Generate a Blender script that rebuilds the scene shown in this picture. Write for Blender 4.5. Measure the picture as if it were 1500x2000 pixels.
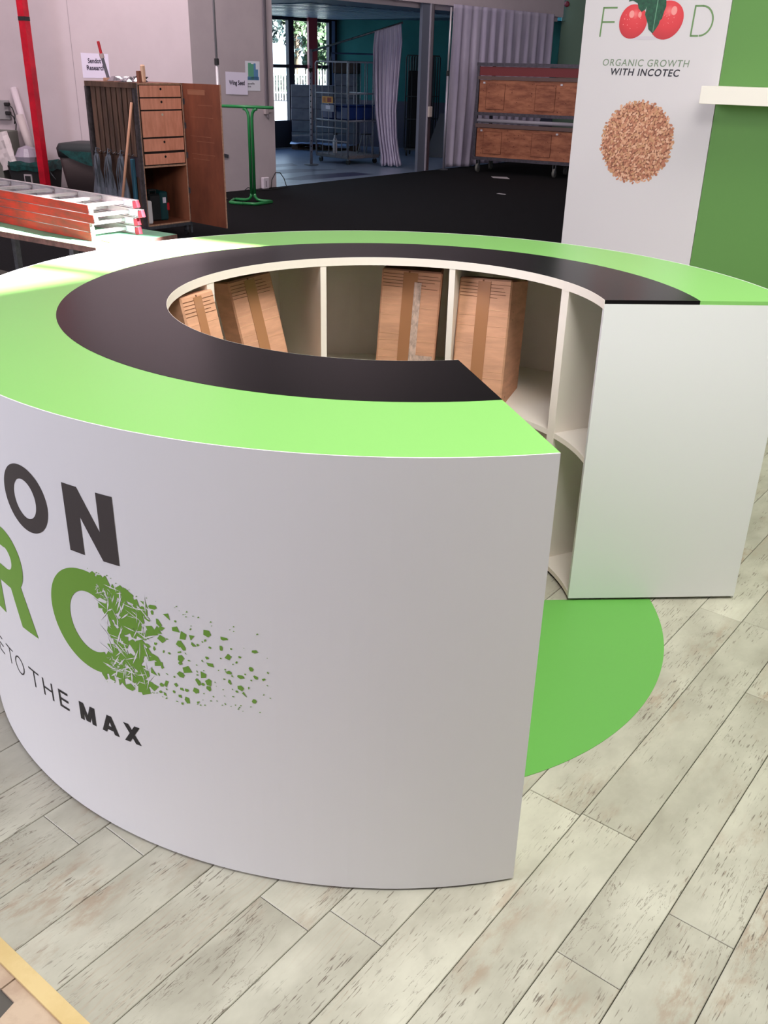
import bpy, math, random
from math import radians as R, sin, cos, pi
from mathutils import Matrix, Vector
for o in list(bpy.data.objects): bpy.data.objects.remove(o, do_unlink=True)
C = bpy.context.scene.collection
SC = bpy.context.scene
# ------------------------------------------------------------------ camera
cam = bpy.data.cameras.new('camera'); co = bpy.data.objects.new('camera', cam); C.objects.link(co)
YAW, PITCH, ROLL, F = -0.06466, -0.44849, 0.0239, 1810.71
fw = Vector((sin(YAW)*cos(PITCH), cos(YAW)*cos(PITCH), sin(PITCH)))
rt = Vector((cos(YAW), -sin(YAW), 0)); up = rt.cross(fw)
r2 = cos(ROLL)*rt + sin(ROLL)*up; u2 = -sin(ROLL)*rt + cos(ROLL)*up
M = Matrix((r2, u2, -fw)).transposed().to_4x4(); M.translation = Vector((0.18319, -2.87448, 1.74956))
co.matrix_world = M
cam.sensor_fit = 'VERTICAL'; cam.sensor_height = 24; cam.lens = F/2000*24; cam.clip_start = .05; cam.clip_end = 400
SC.camera = co
# ------------------------------------------------------------------ world, sun, lamps, exposure
w = bpy.data.worlds.new('world'); SC.world = w; w.use_nodes = True
nt = w.node_tree; bg = nt.nodes['Background']
tc = nt.nodes.new('ShaderNodeTexCoord'); sx = nt.nodes.new('ShaderNodeSeparateXYZ'); cr = nt.nodes.new('ShaderNodeValToRGB')
nt.links.new(tc.outputs['Generated'], sx.inputs[0]); nt.links.new(sx.outputs['Z'], cr.inputs[0]); nt.links.new(cr.outputs[0], bg.inputs[0])
cr.color_ramp.elements[0].color = (.80, .90, 1, 1); cr.color_ramp.elements[1].color = (.30, .52, 1, 1)
bg.inputs[1].default_value = 2.2
SUN_H, SUN_E = 110.0, 29.0
sd = Vector((sin(R(SUN_H))*cos(R(SUN_E)), cos(R(SUN_H))*cos(R(SUN_E)), sin(R(SUN_E))))
sl = bpy.data.lights.new('sun', 'SUN'); sl.energy = 50; sl.angle = R(.6); sl.color = (1, .93, .88)
so = bpy.data.objects.new('sun', sl); C.objects.link(so); so.rotation_euler = sd.to_track_quat('Z', 'Y').to_euler(); so.location = (3, 0, 6)
def area(name, loc, target, sx_, sy_, power, col):
    l = bpy.data.lights.new(name, 'AREA'); l.shape = 'RECTANGLE'; l.size = sx_; l.size_y = sy_; l.energy = power; l.color = col
    o = bpy.data.objects.new(name, l); C.objects.link(o); o.location = loc
    o.rotation_euler = (Vector(loc)-Vector(target)).to_track_quat('Z', 'Y').to_euler(); return o
area('window_light', (-7.4, -3.6, 3.6), (-.2, -.4, .7), 4.2, 3.4, 400, (.90, .88, 1.0))
area('overhead_fill', (.7, -1.7, 4.0), (.3, .2, .4), 1.4, 1.4, 80, (1, .985, .94))  # assumed overhead light, unseen; brightens the bays and the counter's far end
area('overhead_fill', (2.2, -.8, 5.6), (1.6, -.8, 0), 3.0, 3.0, 52, (.92, 1, .80))  # added area light, tinted green-yellow to colour the deck on the right
area('overhead_fill', (-4.4, 7.6, 6.0), (-4.9, 10.6, 1.0), 3.0, 2.0, 250, (1, .86, .88))  # added area light that lifts the left wall and the cabinet
area('overhead_fill', (2.6, .6, 5.6), (1.6, 3.4, 1.2), 2.0, 2.0, 45, (1, .97, .92))  # added area light above the display wall, no fixture
area('window_light', (5.2, -.4, 5.0), (-.5, .2, .9), 2.2, 1.6, 130, (1, .90, .88))
area('overhead_fill', (0.5, 12.2, 6.0), (1.0, 16.5, .9), 2.5, 1.5, 60, (1, .86, .86))  # added area light aimed at the opening and the trolley
SC.view_settings.view_transform = 'Standard'; SC.view_settings.look = 'None'; SC.view_settings.gamma = 1
SC.view_settings.use_curve_mapping = False; SC.view_settings.exposure = 0.5
# ------------------------------------------------------------------ helpers
random.seed(7)
def lin(c):
    c = [x/255 for x in c]
    return tuple(x/12.92 if x <= .04045 else ((x+.055)/1.055)**2.4 for x in c)+(1,)
_m = {}
def mat(name, rgb, rough=.5, metal=0, var=.0, scale=8, stretch=(1,1,1), dark=None, bump=0, rnd=0, spec=.5, trans=0, alpha=1, coat=0):
    """plain procedural material: base colour, noise to a second colour, random value per object, bump"""
    if name in _m: return _m[name]
    m = bpy.data.materials.new(name); m.use_nodes = True; _m[name] = m
    n = m.node_tree; b = n.nodes['Principled BSDF']
    b.inputs['Roughness'].default_value = rough; b.inputs['Metallic'].default_value = metal
    b.inputs['Specular IOR Level'].default_value = spec
    if trans: b.inputs['Transmission Weight'].default_value = trans
    if coat: b.inputs['Coat Weight'].default_value = coat
    if alpha < 1: b.inputs['Alpha'].default_value = alpha
    c = lin(rgb); b.inputs['Base Color'].default_value = c
    m.diffuse_color = c
    if dark is None and var: dark = [x*(1-var) for x in rgb]
    if dark is not None or bump:
        t = n.nodes.new('ShaderNodeTexCoord'); mp = n.nodes.new('ShaderNodeMapping'); mp.inputs['Scale'].default_value = stretch
        n.links.new(t.outputs['Object'], mp.inputs[0])
        nz = n.nodes.new('ShaderNodeTexNoise'); nz.inputs['Scale'].default_value = scale; nz.inputs['Detail'].default_value = 5; nz.inputs['Roughness'].default_value = .65
        n.links.new(mp.outputs[0], nz.inputs[0])
        if dark is not None:
            r = n.nodes.new('ShaderNodeValToRGB'); r.color_ramp.elements[0].position = .35; r.color_ramp.elements[1].position = .62
            r.color_ramp.elements[0].color = lin(dark); r.color_ramp.elements[1].color = c
            n.links.new(nz.outputs[0], r.inputs[0]); out = r.outputs[0]
            if rnd:
                oi = n.nodes.new('ShaderNodeObjectInfo'); mr = n.nodes.new('ShaderNodeMapRange'); mr.inputs['To Min'].default_value = 1-rnd; mr.inputs['To Max'].default_value = 1+rnd*.4
                n.links.new(oi.outputs['Random'], mr.inputs[0]); hs = n.nodes.new('ShaderNodeHueSaturation')
                n.links.new(mr.outputs[0], hs.inputs['Value']); n.links.new(out, hs.inputs['Color']); out = hs.outputs[0]
            n.links.new(out, b.inputs['Base Color'])
        if bump:
            bp = n.nodes.new('ShaderNodeBump'); bp.inputs['Strength'].default_value = bump; bp.inputs['Distance'].default_value = .01
            n.links.new(nz.outputs[0], bp.inputs['Height']); n.links.new(bp.outputs[0], b.inputs['Normal'])
    return m
class MB:
    def __init__(s): s.v = []; s.f = []
    def add(s, vs, fs, mx=None):
        k = len(s.v)
        s.v += [tuple(mx @ Vector(v)) if mx else tuple(v) for v in vs]; s.f += [tuple(i+k for i in f) for f in fs]; return s
    def box(s, x0, x1, y0, y1, z0, z1, mx=None, ch=0):
        if ch:
            c = ch; vs = [(x0, y0, z0), (x1, y0, z0), (x1, y1, z0), (x0, y1, z0),
                (x0, y0, z1-c), (x1, y0, z1-c), (x1, y1, z1-c), (x0, y1, z1-c), (x0+c, y0+c, z1), (x1-c, y0+c, z1), (x1-c, y1-c, z1), (x0+c, y1-c, z1)]
            fs = [(3,2,1,0), (0,1,5,4), (1,2,6,5), (2,3,7,6), (3,0,4,7), (4,5,9,8), (5,6,10,9), (6,7,11,10), (7,4,8,11), (8,9,10,11)]
            return s.add(vs, fs, mx)
        vs = [(x0,y0,z0),(x1,y0,z0),(x1,y1,z0),(x0,y1,z0),(x0,y0,z1),(x1,y0,z1),(x1,y1,z1),(x0,y1,z1)]
        return s.add(vs, [(3,2,1,0),(4,5,6,7),(0,1,5,4),(1,2,6,5),(2,3,7,6),(3,0,4,7)], mx)
    def rbox(s, x0, x1, y0, y1, z0, z1, r=.01, mx=None):
        """box with all edges chamfered"""
        vs = []; 
        for z, k in ((z0, r), (z0+r, 0), (z1-r, 0), (z1, r)):
            vs += [(x0+k+r*(k==0), y0+k, z), (x1-k-r*(k==0), y0+k, z), (x1-k, y0+k+r*(k==0), z), (x1-k, y1-k-r*(k==0), z),
                   (x1-k-r*(k==0), y1-k, z), (x0+k+r*(k==0), y1-k, z), (x0+k, y1-k-r*(k==0), z), (x0+k, y0+k+r*(k==0), z)]
        fs = [tuple(range(7,-1,-1)), tuple(range(24,32))]
        for l in range(3):
            for i in range(8): j = (i+1) % 8; fs.append((l*8+i, l*8+j, l*8+8+j, l*8+8+i))
        return s.add(vs, fs, mx)
    def tube(s, pts, r, n=8, mx=None, cap=True, radii=None):
        pts = [Vector(q) for q in pts]; vs = []; fs = []; prev = None
        for i, q in enumerate(pts):
            a = pts[max(i-1, 0)]; b = pts[min(i+1, len(pts)-1)]; t = (b-a).normalized()
            if prev is None: h = Vector((0,0,1)) if abs(t.z) < .9 else Vector((1,0,0)); x = t.cross(h).normalized()
            else: x = (prev-t*prev.dot(t)).normalized()
            prev = x; y = t.cross(x); rr = radii[i] if radii else r
            for k in range(n): an = 2*pi*k/n; vs.append(q+x*cos(an)*rr+y*sin(an)*rr)
        for i in range(len(pts)-1):
            for k in range(n): j = (k+1) % n; fs.append((i*n+k, i*n+j, (i+1)*n+j, (i+1)*n+k))
        if cap: fs += [tuple(range(n-1,-1,-1)), tuple((len(pts)-1)*n+k for k in range(n))]
        return s.add(vs, fs, mx)
    def bar(s, a, b, wx, wz, mx=None):
        """rectangular bar from a to b"""
        a = Vector(a); b = Vector(b); t = (b-a).normalized(); h = Vector((0,0,1)) if abs(t.z) < .9 else Vector((0,1,0))
        x = t.cross(h).normalized()*wx/2; y = x.cross(t).normalized()*wz/2
        vs = [a-x-y, a+x-y, a+x+y, a-x+y, b-x-y, b+x-y, b+x+y, b-x+y]
        return s.add(vs, [(3,2,1,0),(4,5,6,7),(0,1,5,4),(1,2,6,5),(2,3,7,6),(3,0,4,7)], mx)
    def sector(s, r0, r1, a0, a1, z0, z1, n=48, mx=None):
        vs = []; fs = []
        for i in range(n+1):
            a = R(a0+(a1-a0)*i/n)
            for r, z in ((r0, z0), (r1, z0), (r1, z1), (r0, z1)): vs.append((r*cos(a), r*sin(a), z))
        for i in range(n):
            for k in range(4): j = (k+1) % 4; fs.append((i*4+k, i*4+4+k, i*4+4+j, i*4+j)[::-1])
        fs += [(0,1,2,3)[::-1] if False else (0,1,2,3), tuple(n*4+k for k in (3,2,1,0))]
        return s.add(vs, fs, mx)
    def lathe(s, prof, n=20, mx=None):
        vs = []; fs = []
        for r, z in prof:
            for k in range(n): a = 2*pi*k/n; vs.append((r*cos(a), r*sin(a), z))
        for i in range(len(prof)-1):
            for k in range(n): j = (k+1) % n; fs.append((i*n+k, i*n+j, i*n+n+j, i*n+n+k))
        fs += [tuple(range(n-1,-1,-1)), tuple((len(prof)-1)*n+k for k in range(n))]
        return s.add(vs, fs, mx)
    def ring(s, c, rx, rz, ix, iz, a0, a1, n, f):
        """flat elliptical ring piece, (s,z) plane mapped by f"""
        vs = []; fs = []
        for i in range(n+1):
            a = R(a0+(a1-a0)*i/n); vs += [f(c[0]+rx*cos(a), c[1]+rz*sin(a)), f(c[0]+ix*cos(a), c[1]+iz*sin(a))]
        for i in range(n): fs.append((i*2, i*2+2, i*2+3, i*2+1))
        return s.add(vs, fs)
    def patch(s, q, f, n=6):
        vs = []; fs = []
        for i in range(n+1):
            for j in range(n+1):
                u = i/n; v = j/n; x = (1-u)*(1-v)*q[0][0]+u*(1-v)*q[1][0]+u*v*q[2][0]+(1-u)*v*q[3][0]
                y = (1-u)*(1-v)*q[0][1]+u*(1-v)*q[1][1]+u*v*q[2][1]+(1-u)*v*q[3][1]; vs.append(f(x, y))
        for i in range(n):
            for j in range(n): k = i*(n+1)+j; fs.append((k, k+n+1, k+n+2, k+1))
        return s.add(vs, fs)
    def build(s, name, m, parent=None, smooth=False, label=None, kind=None, bevel=0):
        me = bpy.data.meshes.new(name); me.from_pydata(s.v, [], s.f); me.update()
        if m: me.materials.append(m)
        if smooth: me.polygons.foreach_set('use_smooth', [True]*len(me.polygons))
        o = bpy.data.objects.new(name, me); C.objects.link(o)
        if parent: o.parent = parent
        if label: o['label'] = label
        if kind: o['kind'] = kind
        if bevel:
            b = o.modifiers.new('bevel', 'BEVEL'); b.width = bevel; b.segments = 2; b.limit_method = 'ANGLE'
        return o
def thing(name, label, cat, loc=(0,0,0), rz=0, group=None):
    o = bpy.data.objects.new(name, None); C.objects.link(o); o.empty_display_size = .1
    o.location = loc; o.rotation_euler = (0, 0, rz); o['label'] = label; o['category'] = cat
    if group: o['group'] = group
    return o
def tag(o, label, cat, group=None):
    o['label'] = label; o['category'] = cat
    if group: o['group'] = group
    return o
def copytree(o, par=None):
    c = o.copy(); C.objects.link(c)
    if par: c.parent = par
    for ch in list(o.children): copytree(ch, c)
    return c
def frame(x, y, heading, z=0):
    """local X along compass heading, Y to its left"""
    return Matrix.Translation((x, y, z)) @ Matrix.Rotation(R(90-heading), 4, 'Z')
def text(name, body, m, mx, size, parent, extr=.0004, off=0, shear=0, space=1, align='LEFT', label=None, width=None):
    cu = bpy.data.curves.new(name, 'FONT'); cu.body = body; cu.size = size; cu.offset = off; cu.shear = shear; cu.space_character = space
    cu.align_x = align; cu.resolution_u = 6
    t = bpy.data.objects.new(name, cu); C.objects.link(t); bpy.context.view_layer.update()
    me = bpy.data.meshes.new_from_object(t.evaluated_get(bpy.context.evaluated_depsgraph_get())); bpy.data.objects.remove(t)
    if width:
        xs = [v.co.x for v in me.vertices]; k = width/(max(xs)-min(xs)); x0 = min(xs)
        for v in me.vertices: v.co.x = (v.co.x-x0)*k
    me.transform(Matrix(mx)); me.materials.clear(); me.materials.append(m)
    o = bpy.data.objects.new(name, me); C.objects.link(o); o.parent = parent
    if label: o['label'] = label
    return o
# ------------------------------------------------------------------ materials
WHITE = mat('white_laminate', (226, 226, 226), .42, spec=.3)
CREAM = mat('cream_melamine', (246, 237, 225), .45)
GREEN = mat('lime_laminate', (134, 194, 106), .30, spec=.35)
BLACK = mat('black_laminate', (20, 18, 19), .22, spec=.3)
BLACK.node_tree.nodes["Principled BSDF"].inputs["IOR"].default_value = 1.25
PGREEN = mat('green_wall_paint', (92, 142, 66), .6)
PWHITE = mat('white_panel_paint', (214, 209, 211), .55)
FGREEN = mat('green_vinyl', (98, 164, 76), .42, spec=.3)
INKDK = mat('charcoal_print', (68, 62, 60), .5); INKBK = mat('black_print', (30, 28, 32), .5)
INKGR = mat('green_print', (112, 158, 60), .5); INKG2 = mat('olive_green_print', (104, 140, 84), .5)
STEEL = mat('galvanised_steel', (128, 132, 138), .38, .8, var=.25, scale=30)
DSTEEL = mat('dull_steel', (96, 98, 106), .5, .6, var=.2, scale=20)
CHROME = mat('chromed_tube', (205, 200, 206), .4, .45)
RUBBER = mat('black_rubber', (28, 28, 30), .7)
CARD = mat('brown_cardboard', (224, 168, 134), .8, var=.10, scale=5, stretch=(1,1,6), bump=.25)
CARDL = mat('cardboard_crease', (222, 178, 140), .8)
TAPE = mat('clear_packing_tape', (176, 124, 88), .18, coat=.5)
TAPEW = mat('crumpled_clear_tape', (225, 196, 180), .2, var=.25, scale=60, stretch=(1,1,.5), coat=.6)
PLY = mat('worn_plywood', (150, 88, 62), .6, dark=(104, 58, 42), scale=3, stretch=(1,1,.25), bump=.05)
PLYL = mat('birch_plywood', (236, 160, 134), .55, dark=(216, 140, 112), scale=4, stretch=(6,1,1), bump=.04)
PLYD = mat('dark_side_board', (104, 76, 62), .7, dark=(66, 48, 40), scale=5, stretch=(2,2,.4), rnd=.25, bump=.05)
EDGE = mat('ply_edge', (198, 152, 126), .6, var=.2, scale=40)
CARPET = mat('black_hall_carpet', (24, 24, 27), .95, dark=(15, 15, 17), scale=60, bump=.3, spec=.1)
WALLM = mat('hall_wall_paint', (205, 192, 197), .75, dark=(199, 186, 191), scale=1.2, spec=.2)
WALLG = mat('hall_wall_shaded_paint', (184, 172, 176), .75, dark=(176, 164, 169), scale=1.5, spec=.2)  # hall wall colour darkened, shade of the section past the corner put in
TEAL = mat('turquoise_wall_paint', (58, 132, 132), .7, dark=(52, 122, 124), scale=1.3, spec=.2)
GGREEN = mat('grey_green_wall_paint', (92, 116, 100), .8)
LINO = mat('blue_grey_lino', (120, 134, 156), .32, dark=(104, 118, 140), scale=3, spec=.6)
CLOTH = mat('white_curtain_cloth', (200, 192, 212), .9, dark=(178, 170, 196), scale=3, stretch=(1,1,.3), bump=.1, spec=.1)
PAPER = mat('white_paper', (228, 220, 240), .8)
REDP = mat('red_painted_steel', (198, 20, 44), .4, dark=(160, 14, 34), scale=5, spec=.3)
GSTAND = mat('green_painted_tube', (38, 128, 70), .35)
DKTEAL = mat('dark_bin_liner', (10, 74, 72), .5, var=.5, scale=12, bump=.6)
# ------------------------------------------------------------------ constants of the stand
Ro, Rm, Ri, H = 1.29959, 0.98484, 0.67786, 1.10
A0, A1 = 7.465, 288.32
SM = Matrix.Rotation(R(-34), 4, 'Z')          # stand frame: planks run along +Y
def S(x, y, z=0): return SM @ Vector((x, y, z))
# ------------------------------------------------------------------ setting: floors
def struct(o): o['kind'] = 'structure'; return o
fl = struct(MB().box(-9.5, 3.2, -1.93, 2.335, -.03, -.0125, SM).box(-1.62, 3.2, 2.335, 4.3, -.03, -.0125, SM).build('floor', mat('plank_underlay', (70, 66, 60), .9)))
def plank_material():
    m = bpy.data.materials.new('whitewashed_plank'); m.use_nodes = True; n = m.node_tree; L = n.links.new; b = n.nodes['Principled BSDF']
    b.inputs['Roughness'].default_value = .42; b.inputs['Specular IOR Level'].default_value = .35
    t = n.nodes.new('ShaderNodeTexCoord'); oi = n.nodes.new('ShaderNodeObjectInfo')
    ad = n.nodes.new('ShaderNodeVectorMath'); ad.operation = 'MULTIPLY_ADD'; cb = n.nodes.new('ShaderNodeCombineXYZ')
    L(oi.outputs['Random'], cb.inputs[0]); L(oi.outputs['Random'], cb.inputs[1]); L(oi.outputs['Random'], cb.inputs[2])
    ad.inputs[1].default_value = (37, 23, 11); L(cb.outputs[0], ad.inputs[0]); L(t.outputs['Object'], ad.inputs[2])
    def noise(sc, st, det, rough=.6, dist=0):
        mp = n.nodes.new('ShaderNodeMapping'); mp.inputs['Scale'].default_value = st; L(ad.outputs[0], mp.inputs[0])
        z = n.nodes.new('ShaderNodeTexNoise'); z.inputs['Scale'].default_value = sc; z.inputs['Detail'].default_value = det; z.inputs['Roughness'].default_value = rough; z.inputs['Distortion'].default_value = dist
        L(mp.outputs[0], z.inputs[0]); return z.outputs[0]
    def ramp(src, p0, p1, c0=(0,0,0,1), c1=(1,1,1,1)):
        r = n.nodes.new('ShaderNodeValToRGB'); r.color_ramp.elements[0].position = p0; r.color_ramp.elements[1].position = p1
        r.color_ramp.elements[0].color = c0; r.color_ramp.elements[1].color = c1; L(src, r.inputs[0]); return r.outputs[0]
    def mix(fac, a, bb, mode='MIX'):
        x = n.nodes.new('ShaderNodeMix'); x.data_type = 'RGBA'; x.blend_type = mode
        if isinstance(fac, float): x.inputs[0].default_value = fac
        else: L(fac, x.inputs[0])
        for s_, v in ((6, a), (7, bb)):
            if isinstance(v, tuple): x.inputs[s_].default_value = v
            else: L(v, x.inputs[s_])
        return x.outputs[2]
    def mul(a, bb):
        x = n.nodes.new('ShaderNodeMath'); x.operation = 'MULTIPLY'; L(a, x.inputs[0])
        if isinstance(bb, float): x.inputs[1].default_value = bb
        else: L(bb, x.inputs[1])
        return x.outputs[0]
    base = mix(ramp(noise(5, (1, .6, 1), 5), .35, .68), lin((160, 157, 142)), lin((194, 192, 176)))
    blotch = mul(ramp(noise(5.2, (1.3, .45, 1), 3, .5, .4), .53, .66), ramp(noise(22, (1.6, .5, 1), 6, .7), .45, .60))
    base = mix(mul(blotch, .6), base, lin((152, 128, 106)))
    rings = n.nodes.new('ShaderNodeTexWave'); rings.inputs['Scale'].default_value = 9; rings.inputs['Distortion'].default_value = 9; rings.inputs['Detail'].default_value = 3
    mp = n.nodes.new('ShaderNodeMapping'); mp.inputs['Scale'].default_value = (2.2, .7, 1); L(ad.outputs[0], mp.inputs[0]); L(mp.outputs[0], rings.inputs[0])
    base = mix(mul(mul(ramp(rings.outputs[0], .80, .95), ramp(noise(2.6, (1.2, .6, 1), 2), .60, .70)), .25), base, lin((170, 146, 126)))
    streak = mul(ramp(noise(90, (1, .11, 1), 4, .7), .64, .69), ramp(noise(7, (1.2, .5, 1), 3), .52, .64))
    base = mix(mul(streak, .65), base, lin((132, 112, 98)))
    cm_ = n.nodes.new('ShaderNodeMath'); cm_.operation = 'COMPARE'; cm_.inputs[1].default_value = .5; cm_.inputs[2].default_value = .0045
    L(noise(13, (1.4, .2, 1), 5, .7, .6), cm_.inputs[0])
    base = mix(mul(mul(cm_.outputs[0], ramp(noise(4.5, (1, .6, 1), 2), .54, .62)), .6), base, lin((100, 88, 76)))
    dash = mul(ramp(noise(260, (1, .085, 1), 2, .6), .60, .66), ramp(noise(9, (1.3, .5, 1), 3, .6), .46, .58))
    base = mix(mul(dash, .8), base, lin((92, 80, 70)))
    mr = n.nodes.new('ShaderNodeMapRange'); mr.inputs['To Min'].default_value = .93; mr.inputs['To Max'].default_value = 1.04; L(oi.outputs['Random'], mr.inputs[0])
    hs = n.nodes.new('ShaderNodeHueSaturation'); L(mr.outputs[0], hs.inputs['Value']); L(base, hs.inputs['Color']); L(hs.outputs[0], b.inputs['Base Color'])
    bp = n.nodes.new('ShaderNodeBump'); bp.inputs['Strength'].default_value = .25; bp.inputs['Distance'].default_value = .002
    L(noise(40, (1, .2, 1), 5, .7), bp.inputs['Height']); L(bp.outputs[0], b.inputs['Normal'])
    return m
PLK = plank_material()
PW, PL_ = .1525, 1.219
pmesh = {}
def plank(x, y0, y1):
    ln = round(y1-y0, 3)
    if ln < .02: return
    if ln not in pmesh:
        mb = MB().box(.0011, PW-.0011, .0008, ln-.0008, -.0125, 0, ch=.0014)
        o = mb.build('plank', PLK, fl); pmesh[ln] = o.data
    else:
        o = bpy.data.objects.new('plank', pmesh[ln]); C.objects.link(o); o.parent = fl
    o.location = S(x, y0, 0); o.rotation_euler = (0, 0, R(-34))
known = {1: -1.306, 5: -1.14, 3: None, 4: -1.213, 6: -.50, 7: -.49, 8: -.905, 9: -.65}
for k in range(-28, 20):
    x = .138+PW*(k-1)
    ph = known.get(k) if known.get(k) is not None else random.uniform(-1.6, -.4)
    top = 4.11 if x > -1.6 else 2.335
    if x+PW > -1.62 and x <= -1.6: top = 2.335
    cuts = sorted({-1.66, top, *[c for c in [ph+PL_*i for i in range(-2, 7)] if -1.66 < c < top]})
    for a, b_ in zip(cuts[:-1], cuts[1:]): plank(x, a, b_)
# lower panels in front of the deck edge, with a gap showing the dark carpet
lp = MB()
for q in [[(-3, -1.656), (.345, -1.656), (.345, -1.722), (-3, -1.722)], [(.349, -1.656), (3.2, -1.656), (3.2, -1.93), (.448, -1.93), (.395, -1.722), (.349, -1.722)]]:
    n_ = len(q); vs = [tuple(S(x, y, -.0122)) for x, y in q]+[tuple(S(x, y, -.006)) for x, y in q]
    lp.add(vs, [tuple(range(n_, 2*n_))[::-1], tuple(range(n_))]+[(i, (i+1) % n_, n_+(i+1) % n_, n_+i) for i in range(n_)])
o = lp.build('board_strip', mat('beige_board', (196, 174, 150), .6, dark=(176, 152, 130), scale=14, stretch=(1,1,1)), None); tag(o, 'beige board strips lying along the outer edge of the plank deck', 'board')
dk = MB().add([tuple(S(x, y, -.0119)) for x, y in [(.0, -1.722), (.395, -1.722), (.448, -1.93), (.0, -1.93)]], [(3,2,1,0)]).build('carpet_tile', mat('dark_grey_tile', (84, 80, 74), .8), None)
tag(dk, 'dark grey tile showing below the beige boards at the deck corner', 'carpet tile')
tp = MB().box(-3, 3.2, -1.690, -1.655, -.006, .0007, SM).build('edge_tape', mat('yellow_tape', (214, 190, 136), .55, dark=(204, 178, 122), scale=9))
tag(tp, 'pale yellow tape strip along the front edge of the deck', 'tape')
g = MB().sector(.02, Rm, A1-360, A0+.25, .0004, .0016, 40).build('floor_graphic', FGREEN); tag(g, 'green vinyl floor sector filling the gap in the counter ring', 'floor graphic')
# hall and back room
FZ = -.03
OA = Vector((-2.66, 12.55)); OB = Vector((2.29, 19.71)); od = (OB-OA).normalized()     # line of the opening
hf = struct(MB().add([(-9, -7, FZ-.001), (6, -7, FZ-.001), (9, 14, FZ-.001), (9, 19.9, FZ-.001), (2.4, 19.9, FZ-.001), (OB.x, OB.y, FZ-.001), (OA.x, OA.y, FZ-.001), (OA.x-.08, OA.y+.05, FZ-.001), (-3.68, 11.42, FZ-.001), (-9, 12.3, FZ-.001)], [tuple(range(10))]).build('floor', CARPET))
bf = struct(MB().add([(OA.x-.2, OA.y-.3, FZ-.002), (OB.x, OB.y, FZ-.002), (2.9, 20.1, FZ-.002), (-2.7, 21.6, FZ-.002), (-6.0, 17.4, FZ-.002)], [(0,1,2,3,4)]).build('floor', LINO))
STR = mat('dark_stripe_lino', (52, 54, 84), .4)
for k, q in enumerate([[(-3.5, 16.05), (-3.06, 16.5), (-2.88, 16.10), (-3.3, 15.5)], [(-3.3, 15.0), (-2.8, 15.45), (-2.05, 15.55), (-2.95, 14.5), (-3.2, 14.2)], [(-2.76, 13.66), (-2.45, 14.45), (-1.70, 15.18), (-1.30, 14.93), (-2.43, 13.56)]]):
    n_ = len(q); s_ = MB().add([(x, y, FZ-.0018) for x, y in q], [tuple(range(n_))]).build('floor_stripe', STR, bf)
# walls
def wall(name, a, b, z0, z1, th, m, side=1):
    a = Vector(a); b = Vector(b); d = (b-a).normalized(); nn = Vector((d.y, -d.x))*th*side
    vs = [(a.x, a.y, z0), (b.x, b.y, z0), (b.x+nn.x, b.y+nn.y, z0), (a.x+nn.x, a.y+nn.y, z0)]; vs += [(x, y, z1) for x, y, z in vs]
    return struct(MB().add(vs, [(3,2,1,0),(4,5,6,7),(0,1,5,4),(1,2,6,5),(2,3,7,6),(3,0,4,7)]).build(name, m))
CZ = 7.0
WLA = Vector((-3.587, 11.314)); WLB = Vector((-9.0, 12.11))
wl = wall('wall_left', WLB, WLA, FZ, CZ, .12, WALLM, -1)
SEAM = mat('wall_seam', (168, 156, 162), .8)
def wpt(t, dz=0, off=0):      # point on left wall: t metres left of the corner, off towards the room
    d = (WLB-WLA).normalized(); nn = Vector((-d.y, d.x)); nn = nn if nn.y < 0 else -nn
    q = WLA+d*t+nn*off; return Vector((q.x, q.y, dz))
for t in (1.82, 4.1):
    MB().bar(wpt(t, FZ), wpt(t, CZ), .008, .008).build('panel_seam', SEAM, wl)
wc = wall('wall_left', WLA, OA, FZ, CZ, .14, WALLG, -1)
def opt(t, z, off=0):         # point on the opening line, off towards the hall
    nn = Vector((od.y, -od.x)); q = OA+od*t+nn*off; return Vector((q.x, q.y, z))
OL = (OB-OA).length
wall('wall_lintel', OA, OB, 2.76, CZ, .14, WALLM, -1)
wall('trim_2', opt(0, 0, -.13)[:2], opt(OL, 0, -.13)[:2], 2.68, 2.80, .02, WALLM, -1)
wall('wall_back', (2.29, 19.9), (9.2, 19.9), FZ, CZ, .15, GGREEN, -1)
wall('wall_right', (9.2, 19.9), (9.2, 2.1), FZ, CZ, .15, WALLM, -1)
wall('wall_left', (-9.0, 12.11), (-9.0, -7.1), FZ, CZ, .15, WALLM, 1)
wall('wall_front', (-9.0, -7.0), (2.3, -7.0), FZ, CZ, .15, WALLM, 1)
# right hall wall (heading 37) with tall windows the sun comes through
def rp(t, z, off=0):
    d = Vector((sin(R(37)), cos(R(37)))); nn = Vector((cos(R(37)), -sin(R(37)))); q = nn*(6+off)+d*t; return Vector((q.x, q.y, z))
dd = Vector((sin(R(37)), cos(R(37)))); nw = Vector((cos(R(37)), -sin(R(37)), 0))
def onwall(P):
    P = Vector(P); t = (6-nw.dot(P))/nw.dot(sd); Q = P+sd*t; return Q.x*dd.x+Q.y*dd.y, Q.z
sill = onwall((-1.0, .17, 1.1))[1]
tm0, _ = onwall((-1.13, .263, 1.1)); tB, _ = onwall((-.878, .958, 1.1)); t0a, _ = onwall((-1.8, 2.30, .75)); t0b, _ = onwall((-1.60, 2.98, .75)); tlow = tm0-1.0
zt = sill+1.6
def rwall(t0, t1, z0, z1):
    if t1 <= t0: return
    mb = MB(); vs = [rp(t0, z0), rp(t1, z0), rp(t1, z0, .1), rp(t0, z0, .1), rp(t0, z1), rp(t1, z1), rp(t1, z1, .1), rp(t0, z1, .1)]
    return struct(mb.add(vs, [(3,2,1,0),(4,5,6,7),(0,1,5,4),(1,2,6,5),(2,3,7,6),(3,0,4,7)]).build('wall_right', WALLM))
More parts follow.
